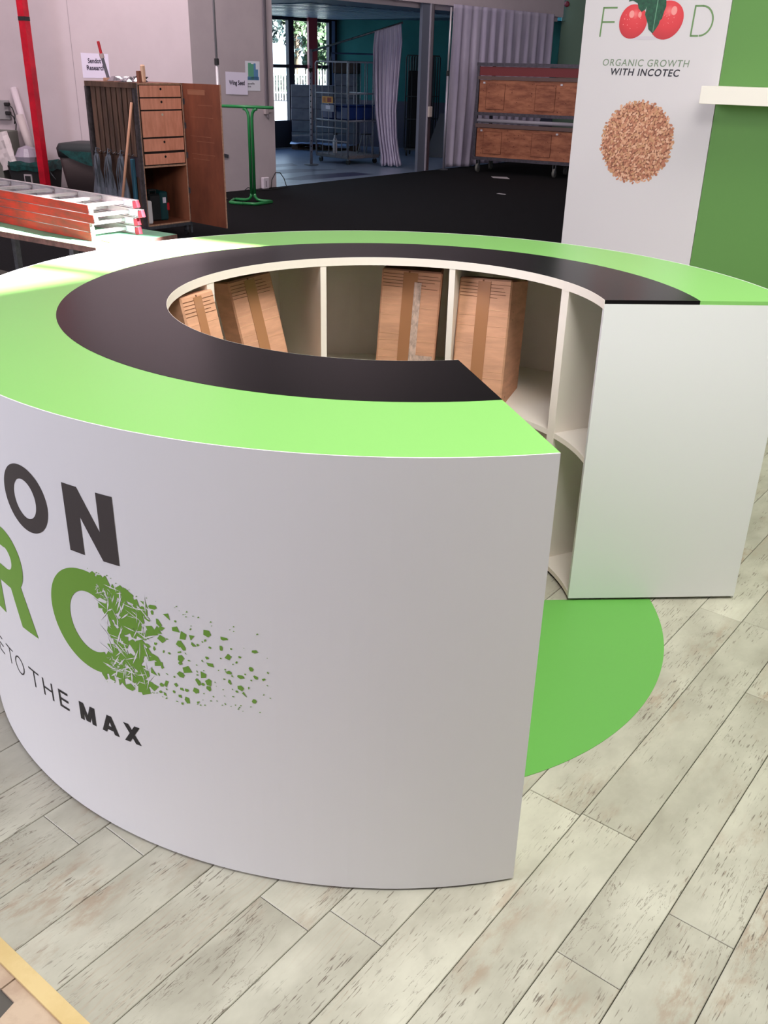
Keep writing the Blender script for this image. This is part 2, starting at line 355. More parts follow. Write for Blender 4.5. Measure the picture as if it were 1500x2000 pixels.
rwall(-12, 12, FZ, sill); rwall(-12, 12, zt, CZ); rwall(-12, tlow, sill, zt); rwall(tm0-.02, tm0+.02, sill, zt); rwall(tB, t0a, sill, zt); rwall(t0b, 12, sill, zt)
cp = [(-9.2, -7.2), (2.2, -7.2), (9.33, 2.2), (9.33, 20.1), (2.25, 20.1), (-2.75, 12.65), (-3.65, 11.45), (-9.2, 12.25)]
struct(MB().add([(x, y, CZ) for x, y in cp]+[(x, y, CZ+.1) for x, y in cp], [tuple(range(8)), tuple(range(8, 16))[::-1]]+[(i, (i+1) % 8, 8+(i+1) % 8, 8+i)[::-1] for i in range(8)]).build('ceiling', mat('hall_ceiling', (104, 102, 104), .9)))
# back room shell
WC = Vector((-2.77, 21.5)); wd = Vector((sin(R(38)), cos(R(38))))
def wn(t, z, off=0):          # window wall: t metres back from the corner, off towards room
    nn = Vector((wd.y, -wd.x)); q = WC-wd*t+nn*off; return Vector((q.x, q.y, z))
def wseg(t0, t1, z0, z1, m, name='wall_window', o0=-.12, o1=0):
    vs = [wn(t0, z0, o0), wn(t1, z0, o0), wn(t1, z0, o1), wn(t0, z0, o1), wn(t0, z1, o0), wn(t1, z1, o0), wn(t1, z1, o1), wn(t0, z1, o1)]
    return MB().add(vs, [(3,2,1,0),(4,5,6,7),(0,1,5,4),(1,2,6,5),(2,3,7,6),(3,0,4,7)]).build(name, m)
DKW = mat('dark_blue_wall', (40, 46, 60), .7); FRM = mat('dark_window_frame', (34, 40, 56), .45); JMB = mat('pale_blue_jamb', (150, 176, 220), .5)
struct(wseg(-.1, 6, FZ, .52, DKW)); struct(wseg(-.1, 6, 2.66, 2.9, DKW)); struct(wseg(-.1, .10, .52, 2.66, DKW))
win = struct(wseg(.10, .20, .52, 2.66, JMB, 'window_1', -.12, .03))
for t0, t1 in ((.20, .28), (1.40, 1.56), (2.9, 3.0), (4.6, 4.7)):
    o = wseg(t0, t1, .52, 2.66, FRM, 'mullion', -.08, .02); o.parent = win
for z0, z1 in ((.52, .56), (1.66, 1.73), (2.62, 2.66)):
    o = wseg(.24, 5.5, z0, z1, FRM, 'transom', -.075, .01); o.parent = win
gl = bpy.data.materials.new('window_glass'); gl.use_nodes = True; n = gl.node_tree; n.nodes.clear()
ou = n.nodes.new('ShaderNodeOutputMaterial'); mx_ = n.nodes.new('ShaderNodeMixShader'); tr = n.nodes.new('ShaderNodeBsdfTransparent'); gs = n.nodes.new('ShaderNodeBsdfGlossy'); gs.inputs['Roughness'].default_value = .02
tr.inputs[0].default_value = (.93, .97, .98, 1); mx_.inputs[0].default_value = .06
n.links.new(tr.outputs[0], mx_.inputs[1]); n.links.new(gs.outputs[0], mx_.inputs[2]); n.links.new(mx_.outputs[0], ou.inputs[0])
for t0, t1 in ((.28, 1.40), (1.56, 2.9), (3.0, 4.6)):
    for z0, z1 in ((.56, 1.66), (1.73, 2.62)):
        o = wseg(t0, t1, z0, z1, gl, 'pane', -.035, -.03); o.parent = win
wall('wall_back', WC, (2.95, 20.05), FZ, 2.9, .12, TEAL, -1)
wains = wall('trim_1', WC+Vector((.0, -.012)), (2.95, 20.038), FZ, 1.0, .01, mat('grey_wainscot', (92, 92, 110), .7), -1)
bc = struct(MB().add([(OA.x-.35, OA.y-.3, 2.70), (OB.x-.25, OB.y, 2.70), (2.9, 20.2, 2.70), (-2.7, 21.7, 2.70), (-6.6, 17.2, 2.70)], [(0,1,2,3,4), ]).build('ceiling', mat('slatted_ceiling', (92, 112, 136), .6)))
SLT = mat('ceiling_slat', (118, 140, 168), .35)
for k in range(14):
    a = wn(.35+k*.34, 2.69, .1); b_ = wn(.35+k*.34, 2.69, 4.2)
    MB().bar(a, b_, .20, .014).build('ceiling_slat', SLT, bc)
wall('wall_left', (-3.0, 12.4), (-6.6, 17.2), FZ, 2.9, .1, TEAL, -1)
# ------------------------------------------------------------------ outside
out = struct(MB().add([(-60, 17, -.12), (-4.6, 19.0, -.12), (-2.6, 21.9, -.12), (12, 21, -.12), (60, 140, -.12), (-90, 140, -.12)], [(0,1,2,3,4,5)]).build('ground_outside', mat('pale_paving', (116, 118, 120), .9)))
gr = MB().add([(-14, 26.5, -.10), (2, 26.5, -.10), (4, 31.5, -.10), (-16, 31.5, -.10)], [(0,1,2,3)]).build('lawn', mat('lawn_grass', (60, 96, 44), .95, var=.3, scale=6)); gr['kind'] = 'stuff'; tag(gr, 'strip of green lawn seen through the left window pane', 'lawn')
gr = MB().add([(-40, 62, -.09), (30, 62, -.09), (60, 120, -.09), (-60, 120, -.09)], [(0,1,2,3)]).build('lawn', _m['lawn_grass']); gr['kind'] = 'stuff'; tag(gr, 'far green lawn behind the white picket fence', 'lawn')
FY = 52
fn = thing('picket_fence', 'white picket fence seen outside through the window', 'fence', (-9, FY, -.12))
FW = mat('white_fence_paint', (235, 238, 240), .6)
pk = MB().box(-.035, .035, -.012, .012, .05, 1.55).add([(-.035, -.012, 1.55), (.035, -.012, 1.55), (.035, .012, 1.55), (-.035, .012, 1.55), (0, 0, 1.63)], [(0,1,4),(1,2,4),(2,3,4),(3,0,4)]).build('picket', FW, fn); pk.location = (-9, 0, 0)
for k in range(1, 110):
    o = bpy.data.objects.new('picket', pk.data); C.objects.link(o); o.parent = fn; o.location = (-9+k*.15, 0, 0)
for z in (.4, 1.3): MB().box(-9.1, 7.5, .012, .04, z, z+.07).build('rail', FW, fn)
def tree(x, y, h, r, seed, m, label, n=2600):
    rn = random.Random(seed); t = thing('tree', label, 'tree', (x, y, -.1), 0, 'trees outside the window')
    MB().tube([(0,0,0), (.1,0,h*.3), (-.1,.1,h*.6), (0,0,h*.9)], .2, 8, radii=[.28,.2,.12,.04]).build('trunk', mat('bark', (92, 78, 66), .9), t, True)
    mb = MB(); blobs = [(rn.uniform(-r, r)*.6, rn.uniform(-r, r)*.6, h*rn.uniform(.35, .9), rn.uniform(.25, .5)*r) for _ in range(16)]
    for i in range(n):
        bx, by, bz, br = rn.choice(blobs); d = Vector((rn.gauss(0,1), rn.gauss(0,1), rn.gauss(0,1))).normalized()*br*rn.uniform(.7, 1.05)
        c_ = Vector((bx, by, bz))+d; a = Vector((rn.gauss(0,1), rn.gauss(0,1), rn.gauss(0,1))).normalized(); b2 = a.orthogonal().normalized(); s_ = rn.uniform(.13, .27)
        mb.add([c_-a*s_, c_+b2*s_*.6, c_+a*s_, c_-b2*s_*.6], [(0,1,2,3)])
    mb.build('foliage', m, t, kind='stuff')
hg = thing('hedge', 'low dark green hedge right behind the white picket fence', 'hedge', (-9, FY+1.2, -.1)); rn = random.Random(3); hb = MB()
for _ in range(5200):
    c_ = Vector((rn.uniform(-7, 14), rn.uniform(-.5, .5), rn.uniform(.0, 1.25))); a = Vector((rn.gauss(0,1), rn.gauss(0,1), rn.gauss(0,1))).normalized(); b2 = a.orthogonal().normalized(); q = rn.uniform(.08, .18)
    hb.add([c_-a*q, c_+b2*q*.6, c_+a*q, c_-b2*q*.6], [(0,1,2,3)])
hb.build('foliage', mat('hedge_leaf', (26, 44, 34), .7, var=.3, scale=2), hg, kind='stuff')
LF1 = mat('dark_leaf', (28, 50, 50), .6, var=.3, scale=2); LF2 = mat('pale_leaf', (66, 92, 60), .6, var=.25, scale=2)
tree(-13.0, 58, 9.0, 2.6, 1, LF1, 'dark leafy tree at the left edge of the window view', 3600)
tree(-9.6, 62, 7.5, 1.7, 2, LF2, 'pale green tree beside the dark tree outside', 3000)
tree(-7.9, 57, 3.6, 1.7, 3, LF2, 'low pale bush behind the fence left of red column', 2000)
tree(-12.6, 55, 4.2, 1.5, 4, LF1, 'low dark bush behind the fence in left pane', 1800)
tree(-11.6, 70, 9.5, 2.2, 5, LF1, 'tall tree behind the others in the left window panes', 1600)
# ------------------------------------------------------------------ the counter
ct = thing('reception_counter', 'round C-shaped reception counter with white front and lime green and black top', 'counter')
MB().sector(Rm, Ro-.003, A0, A1, H-.012, H, 120).build('countertop_rim', GREEN, ct, label='lime green outer band of the countertop')
MB().sector(Ri, Rm, A0, A1, H-.012, H+.0006, 120).build('countertop_inlay', BLACK, ct, label='black inner band of the countertop')
MB().sector(Ri-.001, Ri+.022, A0, A1, H-.029, H-.0121, 120).build('inner_rail', CREAM, ct)
MB().sector(Ri-.0012, Ri+.0001, A0, A1, H-.013, H+.0004, 120).build('edge_strip', CREAM, ct)
MB().sector(Ro-.003, Ro, A0+.05, A1-.05, .006, H+.0004, 160).build('front_panel', WHITE, ct)
MB().sector(Ro-.02, Ro-.0035, A0+1, A1-1, .03, H-.013, 120).build('back_panel', CREAM, ct)
def radial(a, r0, r1, th, z0, z1, m, name='divider', label=None):
    mx = Matrix.Rotation(R(a), 4, 'Z'); return MB().box(r0, r1, -th/2, th/2, z0, z1, mx).build(name, m, ct, label=label)
dth = degs = None
radial(A0+.42, Ri, Ro-.003, .018, .012, H-.0122, WHITE, 'end_panel')
radial(A1-.42, Ri, Ro-.003, .018, .012, H-.0122, WHITE, 'end_panel')
divs = [31.5, 73.8, 115.4, 158.1, 200.2, 243.5]
for a in divs: radial(a, Ri+.001, Ro-.021, .040 if a in (31.5, 158.1) else .023, .031, H-.029, CREAM)
ed = [A0+.8]+divs+[A1-.8]
for a, b_ in zip(ed[:-1], ed[1:]):
    h0 = .9 if a in divs else 0; h1 = .9 if b_ in divs else 0
    MB().sector(Ri+.003, Ro-.021, a+h0, b_-h1, .535, .555, 18).build('shelf', CREAM, ct)
MB().sector(Ri+.0005, Ro-.021, A0+.8, A1-.8, .012, .031, 90).build('base_board', CREAM, ct)
MB().sector(Ri+.006, Ro-.05, A0+1, A1-1, .0, .012, 90).build('plinth', RUBBER, ct)
for a in (100.6, 52.5, 137): radial(a, Ro-.0225, Ro-.02, .05, .556, H-.03, CREAM, 'joint_strip')
# lettering on the front
def cyl(s, z): a = R(270)+s/Ro; r = Ro+.0007; return (r*cos(a), r*sin(a), z)
def let(mb, m, lab=None): return mb.build('letter', m, ct, label=lab)
let(MB().ring((-.777, .868), .083, .082, .042, .048, 0, 360, 60, cyl), INKDK, 'charcoal letter O')
let(MB().patch([(-.634,.787),(-.590,.787),(-.590,.948),(-.634,.948)], cyl).patch([(-.536,.787),(-.492,.787),(-.492,.948),(-.536,.948)], cyl).patch([(-.590,.880),(-.590,.948),(-.536,.855),(-.536,.787)], cyl), INKDK, 'charcoal letter N')
let(MB().ring((-1.09, .868), .02, .081, -.02, .081, 90, 270, 4, cyl), INKDK, 'charcoal letter I') if False else None
mb = MB().ring((-.60, .6145), .132, .1325, .066, .078, 62, 298, 60, cyl); let(mb, INKGR, 'green letter C breaking into shards')
mb = MB().patch([(-1.05,.482),(-.985,.482),(-.985,.748),(-1.05,.748)], cyl).patch([(-.985,.693),(-.92,.693),(-.92,.748),(-.985,.748)], cyl).patch([(-.985,.580),(-.92,.580),(-.92,.632),(-.985,.632)], cyl)
mb.ring((-.925, .664), .082, .084, .030, .031, -90, 90, 24, cyl).patch([(-.93,.60),(-.893,.482),(-.818,.482),(-.868,.612)], cyl); let(mb, INKGR, 'green letter R')
def st(mb, a, b_, wd_):
    a = Vector(a); b_ = Vector(b_); d = (b_-a).normalized(); p_ = Vector((-d.y, d.x))*wd_/2
    return mb.patch([tuple(a-p_), tuple(b_-p_), tuple(b_+p_), tuple(a+p_)], cyl, 4)
Z0, Z1 = .309, .361
def T(x0, x1, w_): m_ = MB(); st(m_, (x0, Z1-w_/2), (x1, Z1-w_/2), w_); return st(m_, ((x0+x1)/2, Z0), ((x0+x1)/2, Z1-w_), w_)
def Hh(x0, x1, w_): m_ = MB(); st(m_, (x0+w_/2, Z0), (x0+w_/2, Z1), w_); st(m_, (x1-w_/2, Z0), (x1-w_/2, Z1), w_); return st(m_, (x0+w_, (Z0+Z1)/2), (x1-w_, (Z0+Z1)/2), w_)
def E_(x0, x1, w_):
    m_ = MB(); st(m_, (x0+w_/2, Z0), (x0+w_/2, Z1), w_)
    for z in (Z0+w_/2, (Z0+Z1)/2, Z1-w_/2): st(m_, (x0+w_, z), (x1, z), w_)
    return m_
def V_(pts, w_):
    m_ = MB()
    for a, b_ in pts:
        d = Vector(b_)-Vector(a); hw = w_/2
        if abs(d.y) > .03: m_.patch([(a[0]-hw, a[1]), (a[0]+hw, a[1]), (b_[0]+hw, b_[1]), (b_[0]-hw, b_[1])], cyl, 4)
        else: st(m_, a, b_, w_*.8)
    return m_
let(E_(-1.105, -1.068, .004), INKBK); let(T(-1.040, -.994, .004), INKBK)
let(MB().ring((-.957, .335), .026, .0275, .0215, .0235, 0, 360, 36, cyl), INKBK)
let(T(-.902, -.852, .0048), INKBK); let(Hh(-.835, -.791, .0055), INKBK); let(E_(-.765, -.728, .0072), INKBK)
m_ = V_([((-.678, Z0), (-.678, Z1)), ((-.637, Z0), (-.637, Z1)), ((-.676, Z1), (-.6575, Z0+.002)), ((-.639, Z1), (-.6575, Z0+.002))], .0135); let(m_, INKBK, 'bold black letter M')
let(V_([((-.602, Z0), (-.582, Z1)), ((-.562, Z0), (-.582, Z1)), ((-.597, .324), (-.567, .324))], .0145), INKBK, 'bold black letter A')
let(V_([((-.530, Z0), (-.4965, Z1)), ((-.4965, Z0), (-.530, Z1))], .0155), INKBK, 'bold black letter X')
rn = random.Random(11); fr = MB(); 
s_ = -.572
while s_ < -.150:
    t = (s_+.572)/.422; g_ = .024 if t < .55 else .021
    zc0 = .735-.09*max(0, t-.2)-.02*t; zc1 = .478+.10*max(0, t-.5)
    if t < .10: zc0, zc1 = .745, .484
    z = zc1
    while z < zc0:
        cov = max(.10, .82-1.15*t) if t > .02 else .8
        size = g_*(.78 if t < .30 else .66*(1-.55*t))*(rn.uniform(.7, 1.15) if t < .32 else rn.choice([.25, .35, .5, .9, 1.15]))
        inner = ((s_+.60)/.066)**2+((z-.6145)/.078)**2 < 1
        if rn.random() < (.98 if t < .3 else .86-.35*t) and not (inner and t < .16) :
            k = rn.choice([3, 4, 4, 5, 5, 6]); a0_ = rn.uniform(0, 6.28); an = [a0_+2*pi*(i+rn.uniform(-.28, .28))/k for i in range(k)]
            if True:
                cx = s_+rn.uniform(-.5, .5)*g_*.6; cz = z+rn.uniform(-.5, .5)*g_*.7; sq = rn.uniform(.5, 1); ro = rn.uniform(0, pi)
                vs = []
                for a in an:
                    x = cos(a)*size; y = sin(a)*size*sq; vs.append(cyl(cx+x*cos(ro)-y*sin(ro), cz+x*sin(ro)+y*cos(ro)))
                fr.add(vs, [tuple(range(k))])
        z += g_*(.86 if t < .3 else rn.uniform(.7, 1.0))
    s_ += g_*.80
for _ in range(60):
    t = rn.random(); s1 = -.59+.42*t; zz = (.745-.07*t+rn.uniform(0, .018)) if rn.random() < .5 else (.476+.03*t-rn.uniform(0, .016))
    r_ = rn.uniform(.0012, .003); fr.add([cyl(s1+r_, zz), cyl(s1, zz+r_), cyl(s1-r_, zz-r_*.6)], [(0,1,2)])
fr.build('letter_shards', INKGR, ct, kind='stuff')
ck = MB()      # white cracks in the arms of the C
for _ in range(70):
    a = R(rn.uniform(298, 318) if rn.random() < .5 else rn.uniform(42, 72)); q_ = rn.uniform(.55, .98)
    cx = -.60+.132*q_*cos(a); cz = .6145+.1325*(q_*.5+.5*1)*sin(a)*.93; r_ = rn.uniform(.002, .006); an = rn.uniform(0, pi)
    f2 = lambda x, z: tuple(Vector(cyl(x, z))*1.0003)
    ck.add([f2(cx+r_*cos(an), cz+r_*sin(an)), f2(cx-r_*cos(an)*.9, cz-r_*sin(an)), f2(cx+r_*.35*sin(an), cz-r_*.3*cos(an))], [(0,1,2)])
for _ in range(95):
    cx = rn.uniform(-.565, -.43); cz = rn.uniform(.49, .735); an = rn.uniform(-.9, .9) if rn.random() < .6 else rn.uniform(1, 2.1); l_ = rn.uniform(.008, .026); w_ = rn.uniform(.0008, .0026)
    a = (cx-l_*cos(an), cz-l_*sin(an)); b_ = (cx+l_*cos(an), cz+l_*sin(an)); n_ = (-sin(an)*w_, cos(an)*w_)
    ck.add([f2(*a), f2(cx-n_[0], cz-n_[1]), f2(*b_), f2(cx+n_[0]*.7, cz+n_[1]*.7)], [(0,1,2,3)])
ck.build('letter_cracks', WHITE, ct, kind='stuff')
# cardboard boxes in the bays
def carton(name_l, corner, heading, w_, d_, h_, side, back, seed):
    """corner = front-left-bottom; lean sideways (deg, + top to the right) and back"""
    t = thing('cardboard_box', name_l, 'cardboard box', (0,0,0), 0, 'cardboard boxes in the counter bays')
    t.matrix_world = Matrix.Translation(corner) @ Matrix.Rotation(R(90-heading), 4, 'Z') @ Matrix.Rotation(R(side), 4, 'Y') @ Matrix.Rotation(R(-back), 4, 'X')
    rn = random.Random(seed)
    nx, nz = 8, 14; vs = []; fs = []
    mb = MB().rbox(0, w_, 0, d_, 0, h_, .006); mb.build('body', CARD, t)
    cr_ = MB()
    for k in range(13):
        z = h_*(.08+.9*k/13)+rn.uniform(-.006, .006); x0 = rn.choice([.004, w_*.45, .004]); x1 = rn.choice([w_-.004, w_*.5, w_-.004])
        if x1-x0 > .05:
            cr_.bar((x0, -.0006, z), (x1, -.0006, z+rn.uniform(-.004, .004)), .0012, rn.choice([.0014, .002, .0012]))
    cr_.build('crease', CARDL, t, kind='stuff')
    cd = MB()
    for k in range(5):
        z = h_-.018-.012*k; cd.bar((.006, -.0007, z), (w_*rn.uniform(.7, .98), -.0007, z-.003), .0014, .0016)
    cd.build('fold_line', mat('dark_cardboard_fold', (112, 72, 48), .9), t, kind='stuff')
    MB().box(w_*.44, w_*.47, -.0012, .001, .002, h_-.004).build('flap_seam', mat('cardboard_slit', (120, 80, 54), .9), t)
    MB().box(w_*.36, w_*.60, -.0018, .0005, .004, h_-.01).build('tape', TAPE, t)
    return t
b1 = carton('cardboard box at far left, half hidden by black countertop', (-.463, -.030, .003), 23.4, .172, .095, 1.083, 0, 12.8, 1)
b2 = carton('tall cardboard box in the bay left of the empty bay', (-.539, .508, .557), 50, .182, .15, .470, -8, 9, 2)
b3 = carton('cardboard box with a pink crumpled tape strip, centre bay', (-.106, .745, .557), 91, .236, .25, .485, 2.6, 6, 3)
MB().box(.13, .158, -.0025, .0, .004, .44).build('crumpled_tape', TAPEW, b3, label='crumpled pinkish clear tape')
MB().box(.13, .225, -.0022, .0, .10, .155).build('label_remnant', TAPEW, b3, label='torn shiny label')
b4 = carton('cardboard box standing by the right bay, brown side in shade', (.205, .63, .557), 106, .205, .30, .482, -1, 10, 4)
for k, (y, z, s_) in enumerate([(.06, .36, .016), (.06, .33, .016), (.055, .03, .016)]):
    text('printed_mark', ['n', 'u', 'N'][k], mat('faint_brown_ink', (86, 56, 36), .9), Matrix.Translation((.2056, y, z)) @ Matrix.Rotation(R(90), 4, 'Z') @ Matrix.Rotation(R(90), 4, 'X'), s_, b4)
# ------------------------------------------------------------------ display wall with banner
YW = 4.11
wp = thing('display_wall', 'tall white display panel printed with tomatoes, slogan and seeds', 'display panel', S(-1.575, YW, FZ), R(-34))
MB().box(0, .99, 0, .06, .03, 2.6).build('panel', PWHITE, wp)
gw = MB().box(-.582, 3.2, YW+.004, YW+.06, 0, 2.6, SM).build('wall_stand', PGREEN); struct(gw)
sw = struct(MB().box(3.2, 3.26, -.2, YW+.06, 0, 2.6, SM).build('wall_stand', PGREEN))
def bp(x, z, d=.001): return (x+1.575, -d, z-FZ)
pf = lambda x, z: bp(x, z)
mb = MB(); wv = .0105
def lst(mb, a, b_, w_, f=pf):
    a = Vector(a); b_ = Vector(b_); d = (b_-a).normalized(); p_ = Vector((-d.y, d.x))*w_/2
    mb.add([f(*(a-p_)), f(*(b_-p_)), f(*(b_+p_)), f(*(a+p_))], [(0,1,2,3)])
sh = .0
lst(mb, (-1.444, 1.956), (-1.436, 2.131), wv); lst(mb, (-1.440, 2.127), (-1.338, 2.127), wv); lst(mb, (-1.440, 2.044), (-1.348, 2.044), wv)
mb.build('letter', INKG2, wp, label='thin green letter F')
mb = MB(); lst(mb, (-.815, 1.958), (-.808, 2.131), wv); lst(mb, (-.812, 2.129), (-.755, 2.129), wv); lst(mb, (-.815, 1.962), (-.765, 1.962), wv)
mb.ring((-.760, 2.0455), .080, .0878,   .0695, .0773, -91, 92, 30, pf); mb.build('letter', INKG2, wp, label='thin green letter D')
def tomato(cx, cz, rx, rz, tilt, nm):
    rg = bpy.data.materials.new('tomato_print_'+nm); rg.use_nodes = True; n = rg.node_tree; b = n.nodes['Principled BSDF']; b.inputs['Roughness'].default_value = .5
    tcn = n.nodes.new('ShaderNodeTexCoord'); mp = n.nodes.new('ShaderNodeMapping'); gdt = n.nodes.new('ShaderNodeTexGradient'); gdt.gradient_type = 'SPHERICAL'; rp_ = n.nodes.new('ShaderNodeValToRGB')
    c_ = bp(cx+rx*.1, cz+rz*.45); mp.inputs['Location'].default_value = (-c_[0]/(rx*1.7), 0, -c_[2]/(rz*1.7)); mp.inputs['Scale'].default_value = (1/(rx*1.7), 1, 1/(rz*1.7))
    n.links.new(tcn.outputs['Object'], mp.inputs[0]); n.links.new(mp.outputs[0], gdt.inputs[0]); n.links.new(gdt.outputs[0], rp_.inputs[0]); n.links.new(rp_.outputs[0], b.inputs['Base Color'])
    e = rp_.color_ramp.elements; e[0].color = lin((176, 24, 34)); e[0].position = 0; e[1].color = lin((240, 110, 110)); e[1].position = .97
    k = e.new(.5); k.color = lin((216, 44, 50)); k = e.new(.82); k.color = lin((226, 58, 62))
    vs = [bp(cx, cz, .0012)]; N = 40
    for i in range(N):
        a = 2*pi*i/N; x = rx*cos(a); z = rz*sin(a)*(1-.06*cos(a)); vs.append(bp(cx+x*cos(tilt)-z*sin(tilt), cz+x*sin(tilt)+z*cos(tilt), .0012))
    MB().add(vs, [(0, i+1, (i+1) % N+1) for i in range(N)]).build('tomato_print', rg, wp, label='printed red tomato')
MB().ring((-1.11, 1.950), .13, .010, 0, 0, 0, 360, 30, lambda x, z: bp(x, z, .0009)).build('print_shade', mat('printed_grey', (206, 198, 206), .6), wp)
tomato(-1.217, 2.044, .097, .100, R(-12), 'a'); tomato(-.990, 2.054, .116, .110, R(28), 'b')
LG = mat('printed_leaf', (34, 92, 64), .6, dark=(24, 66, 50), scale=40)
def leaf(pts, d): MB().add([bp(x, z, d) for x, z in pts], [tuple(range(len(pts)))]).build('leaf_print', LG, wp, label='printed green leaf')
leaf([(-1.072, 1.976), (-1.048, 2.01), (-1.036, 2.03), (-1.034, 2.048), (-1.020, 2.06), (-1.012, 2.10), (-1.002, 2.13), (-1.006, 2.16), (-1.02, 2.20), (-1.10, 2.20), (-1.128, 2.17), (-1.136, 2.12), (-1.140, 2.085), (-1.122, 2.05), (-1.112, 2.03), (-1.104, 2.00)], .0018)
leaf([(-1.165, 2.10), (-1.14, 2.115), (-1.128, 2.15), (-1.12, 2.20), (-1.26, 2.20), (-1.262, 2.16), (-1.235, 2.166), (-1.20, 2.15), (-1.19, 2.12)], .0014)
MB().patch([(-1.073, 1.985), (-1.069, 1.985), (-1.058, 2.2), (-1.064, 2.2)], lambda x, z: bp(x, z, .0021), 1).build('leaf_vein', mat('printed_vein', (110, 160, 130), .6), wp)
dw = MB()
for _ in range(26):
    x, z = random.choice([(-1.217, 2.044), (-.99, 2.054)]); a = random.uniform(0, 6.28); q = random.uniform(.1, .85); r_ = random.uniform(.0012, .003)
    px, pz = x+.085*q*cos(a), z+.085*q*sin(a)
    if -1.135 < px < -1.02: continue
    dw.ring((px, pz), r_, r_*1.3, 0, 0, 0, 360, 6, lambda x, z: bp(x, z, .0016))
for cx, cz, a, b_ in [(-1.232, 2.088, .018, .022), (-1.175, 2.085, .012, .018), (-.945, 2.105, .020, .026)]: dw.ring((cx, cz), a, b_, 0, 0, 0, 360, 12, lambda x, z: bp(x, z, .0015))
dw.build('water_drops', mat('printed_highlight', (240, 150, 144), .5), wp, kind='stuff')
UPX = Matrix.Rotation(R(90), 4, 'X')
text('slogan', 'ORGANIC GROWTH', mat('grey_green_print', (124, 142, 118), .6), Matrix.Translation(bp(-1.400, 1.783)) @ UPX, .059, wp, off=.0003, shear=.12, space=1.14, width=.605)
text('slogan', 'WITH INCOTEC', mat('navy_print', (44, 42, 52), .6), Matrix.Translation(bp(-1.335, 1.727)) @ UPX, .059, wp, off=.0012, shear=.16, space=1.14, width=.485)
# seeds
sc = (-1.086, 1.316); rn = random.Random(5)
bk = MB(); N = 60; vs = [bp(sc[0], sc[1], .0008)]
for i in range(N):
    a = 2*pi*i/N; r_ = .248*(1+rn.uniform(-.02, .02)); vs.append(bp(sc[0]+r_*cos(a), sc[1]+r_*sin(a), .0008))
bk.add(vs, [(0, i+1, (i+1) % N+1) for i in range(N)]).build('seed_print_ground', mat('printed_brown', (150, 96, 74), .7, dark=(120, 74, 56), scale=60), wp)
seedmats = [mat('printed_seed_%d' % i, c_, .7) for i, c_ in enumerate([(206, 148, 116), (192, 128, 100), (216, 164, 132), (178, 116, 90), (200, 150, 112), (224, 176, 146)])]
sm = [MB() for _ in seedmats]; cnt = 0
for k in range(820):
    r_ = .262*math.sqrt((k+.5)/820); a = k*2.399963+rn.uniform(-.03, .03); r_ += rn.uniform(-.004, .004)
    cx = sc[0]+r_*cos(a); cz = sc[1]+r_*sin(a); la = rn.uniform(.0092, .0135); lb = la*rn.uniform(.5, .8); ro = rn.gauss(.8, .8)
    dep = .0010+.0012*rn.random(); pts = []
    for i in range(7):
        b_ = 2*pi*i/7; x = la*cos(b_); z = lb*sin(b_); pts.append(bp(cx+x*cos(ro)-z*sin(ro), cz+x*sin(ro)+z*cos(ro), dep))
    rn.choice(sm).add(pts, [tuple(range(7))])
for m_, mm in zip(sm, seedmats): m_.build('seed_print', mm, wp, kind='stuff')
shf = MB().rbox(-.598, 2.6, 3.86, YW+.003, 1.580, 1.680, .002, SM).build('wall_shelf', mat('cream_shelf', (240, 234, 222), .5)); tag(shf, 'thick cream shelf board fixed on the green wall', 'shelf')
# ------------------------------------------------------------------ work table with ladders
tb = thing('work_table', 'low worktable with green top and brown edge carrying the ladders', 'table', (-1.902, 2.563, 0), R(90-120))
TG = mat('green_table_top', (120, 190, 150), .5, dark=(96, 160, 128), scale=4)
MB().box(-1.9, 0, 0, .65, .738, .75).build('tabletop', TG, tb)
MB().box(-1.9, 0, -.004, 0, .716, .7495).box(0, .004, -.004, .65, .716, .7495).build('edge_band', mat('brown_edge', (112, 78, 72), .6, var=.3, scale=20), tb)
MB().box(-1.88, -.01, .01, .64, .716, .7375).build('underframe', mat('dark_board', (60, 44, 42), .8), tb)
for x, y in ((-.28, .06), (-.28, .58), (-1.6, .06), (-1.6, .58)): MB().box(x-.02, x+.02, y-.02, y+.02, 0, .716).build('leg', DSTEEL, tb)
MB().box(-.31, -.25, .05, .60, .60, .63).build('brace', DSTEEL, tb)
RAIL = mat('worn_red_rail', (206, 54, 36), .45, dark=(136, 62, 50), scale=7, stretch=(.6,1,3), bump=.05)
ALU = mat('ladder_aluminium', (214, 206, 210), .35, .5, var=.08, scale=20); FOOT = mat('red_rubber_foot', (190, 24, 60), .5)
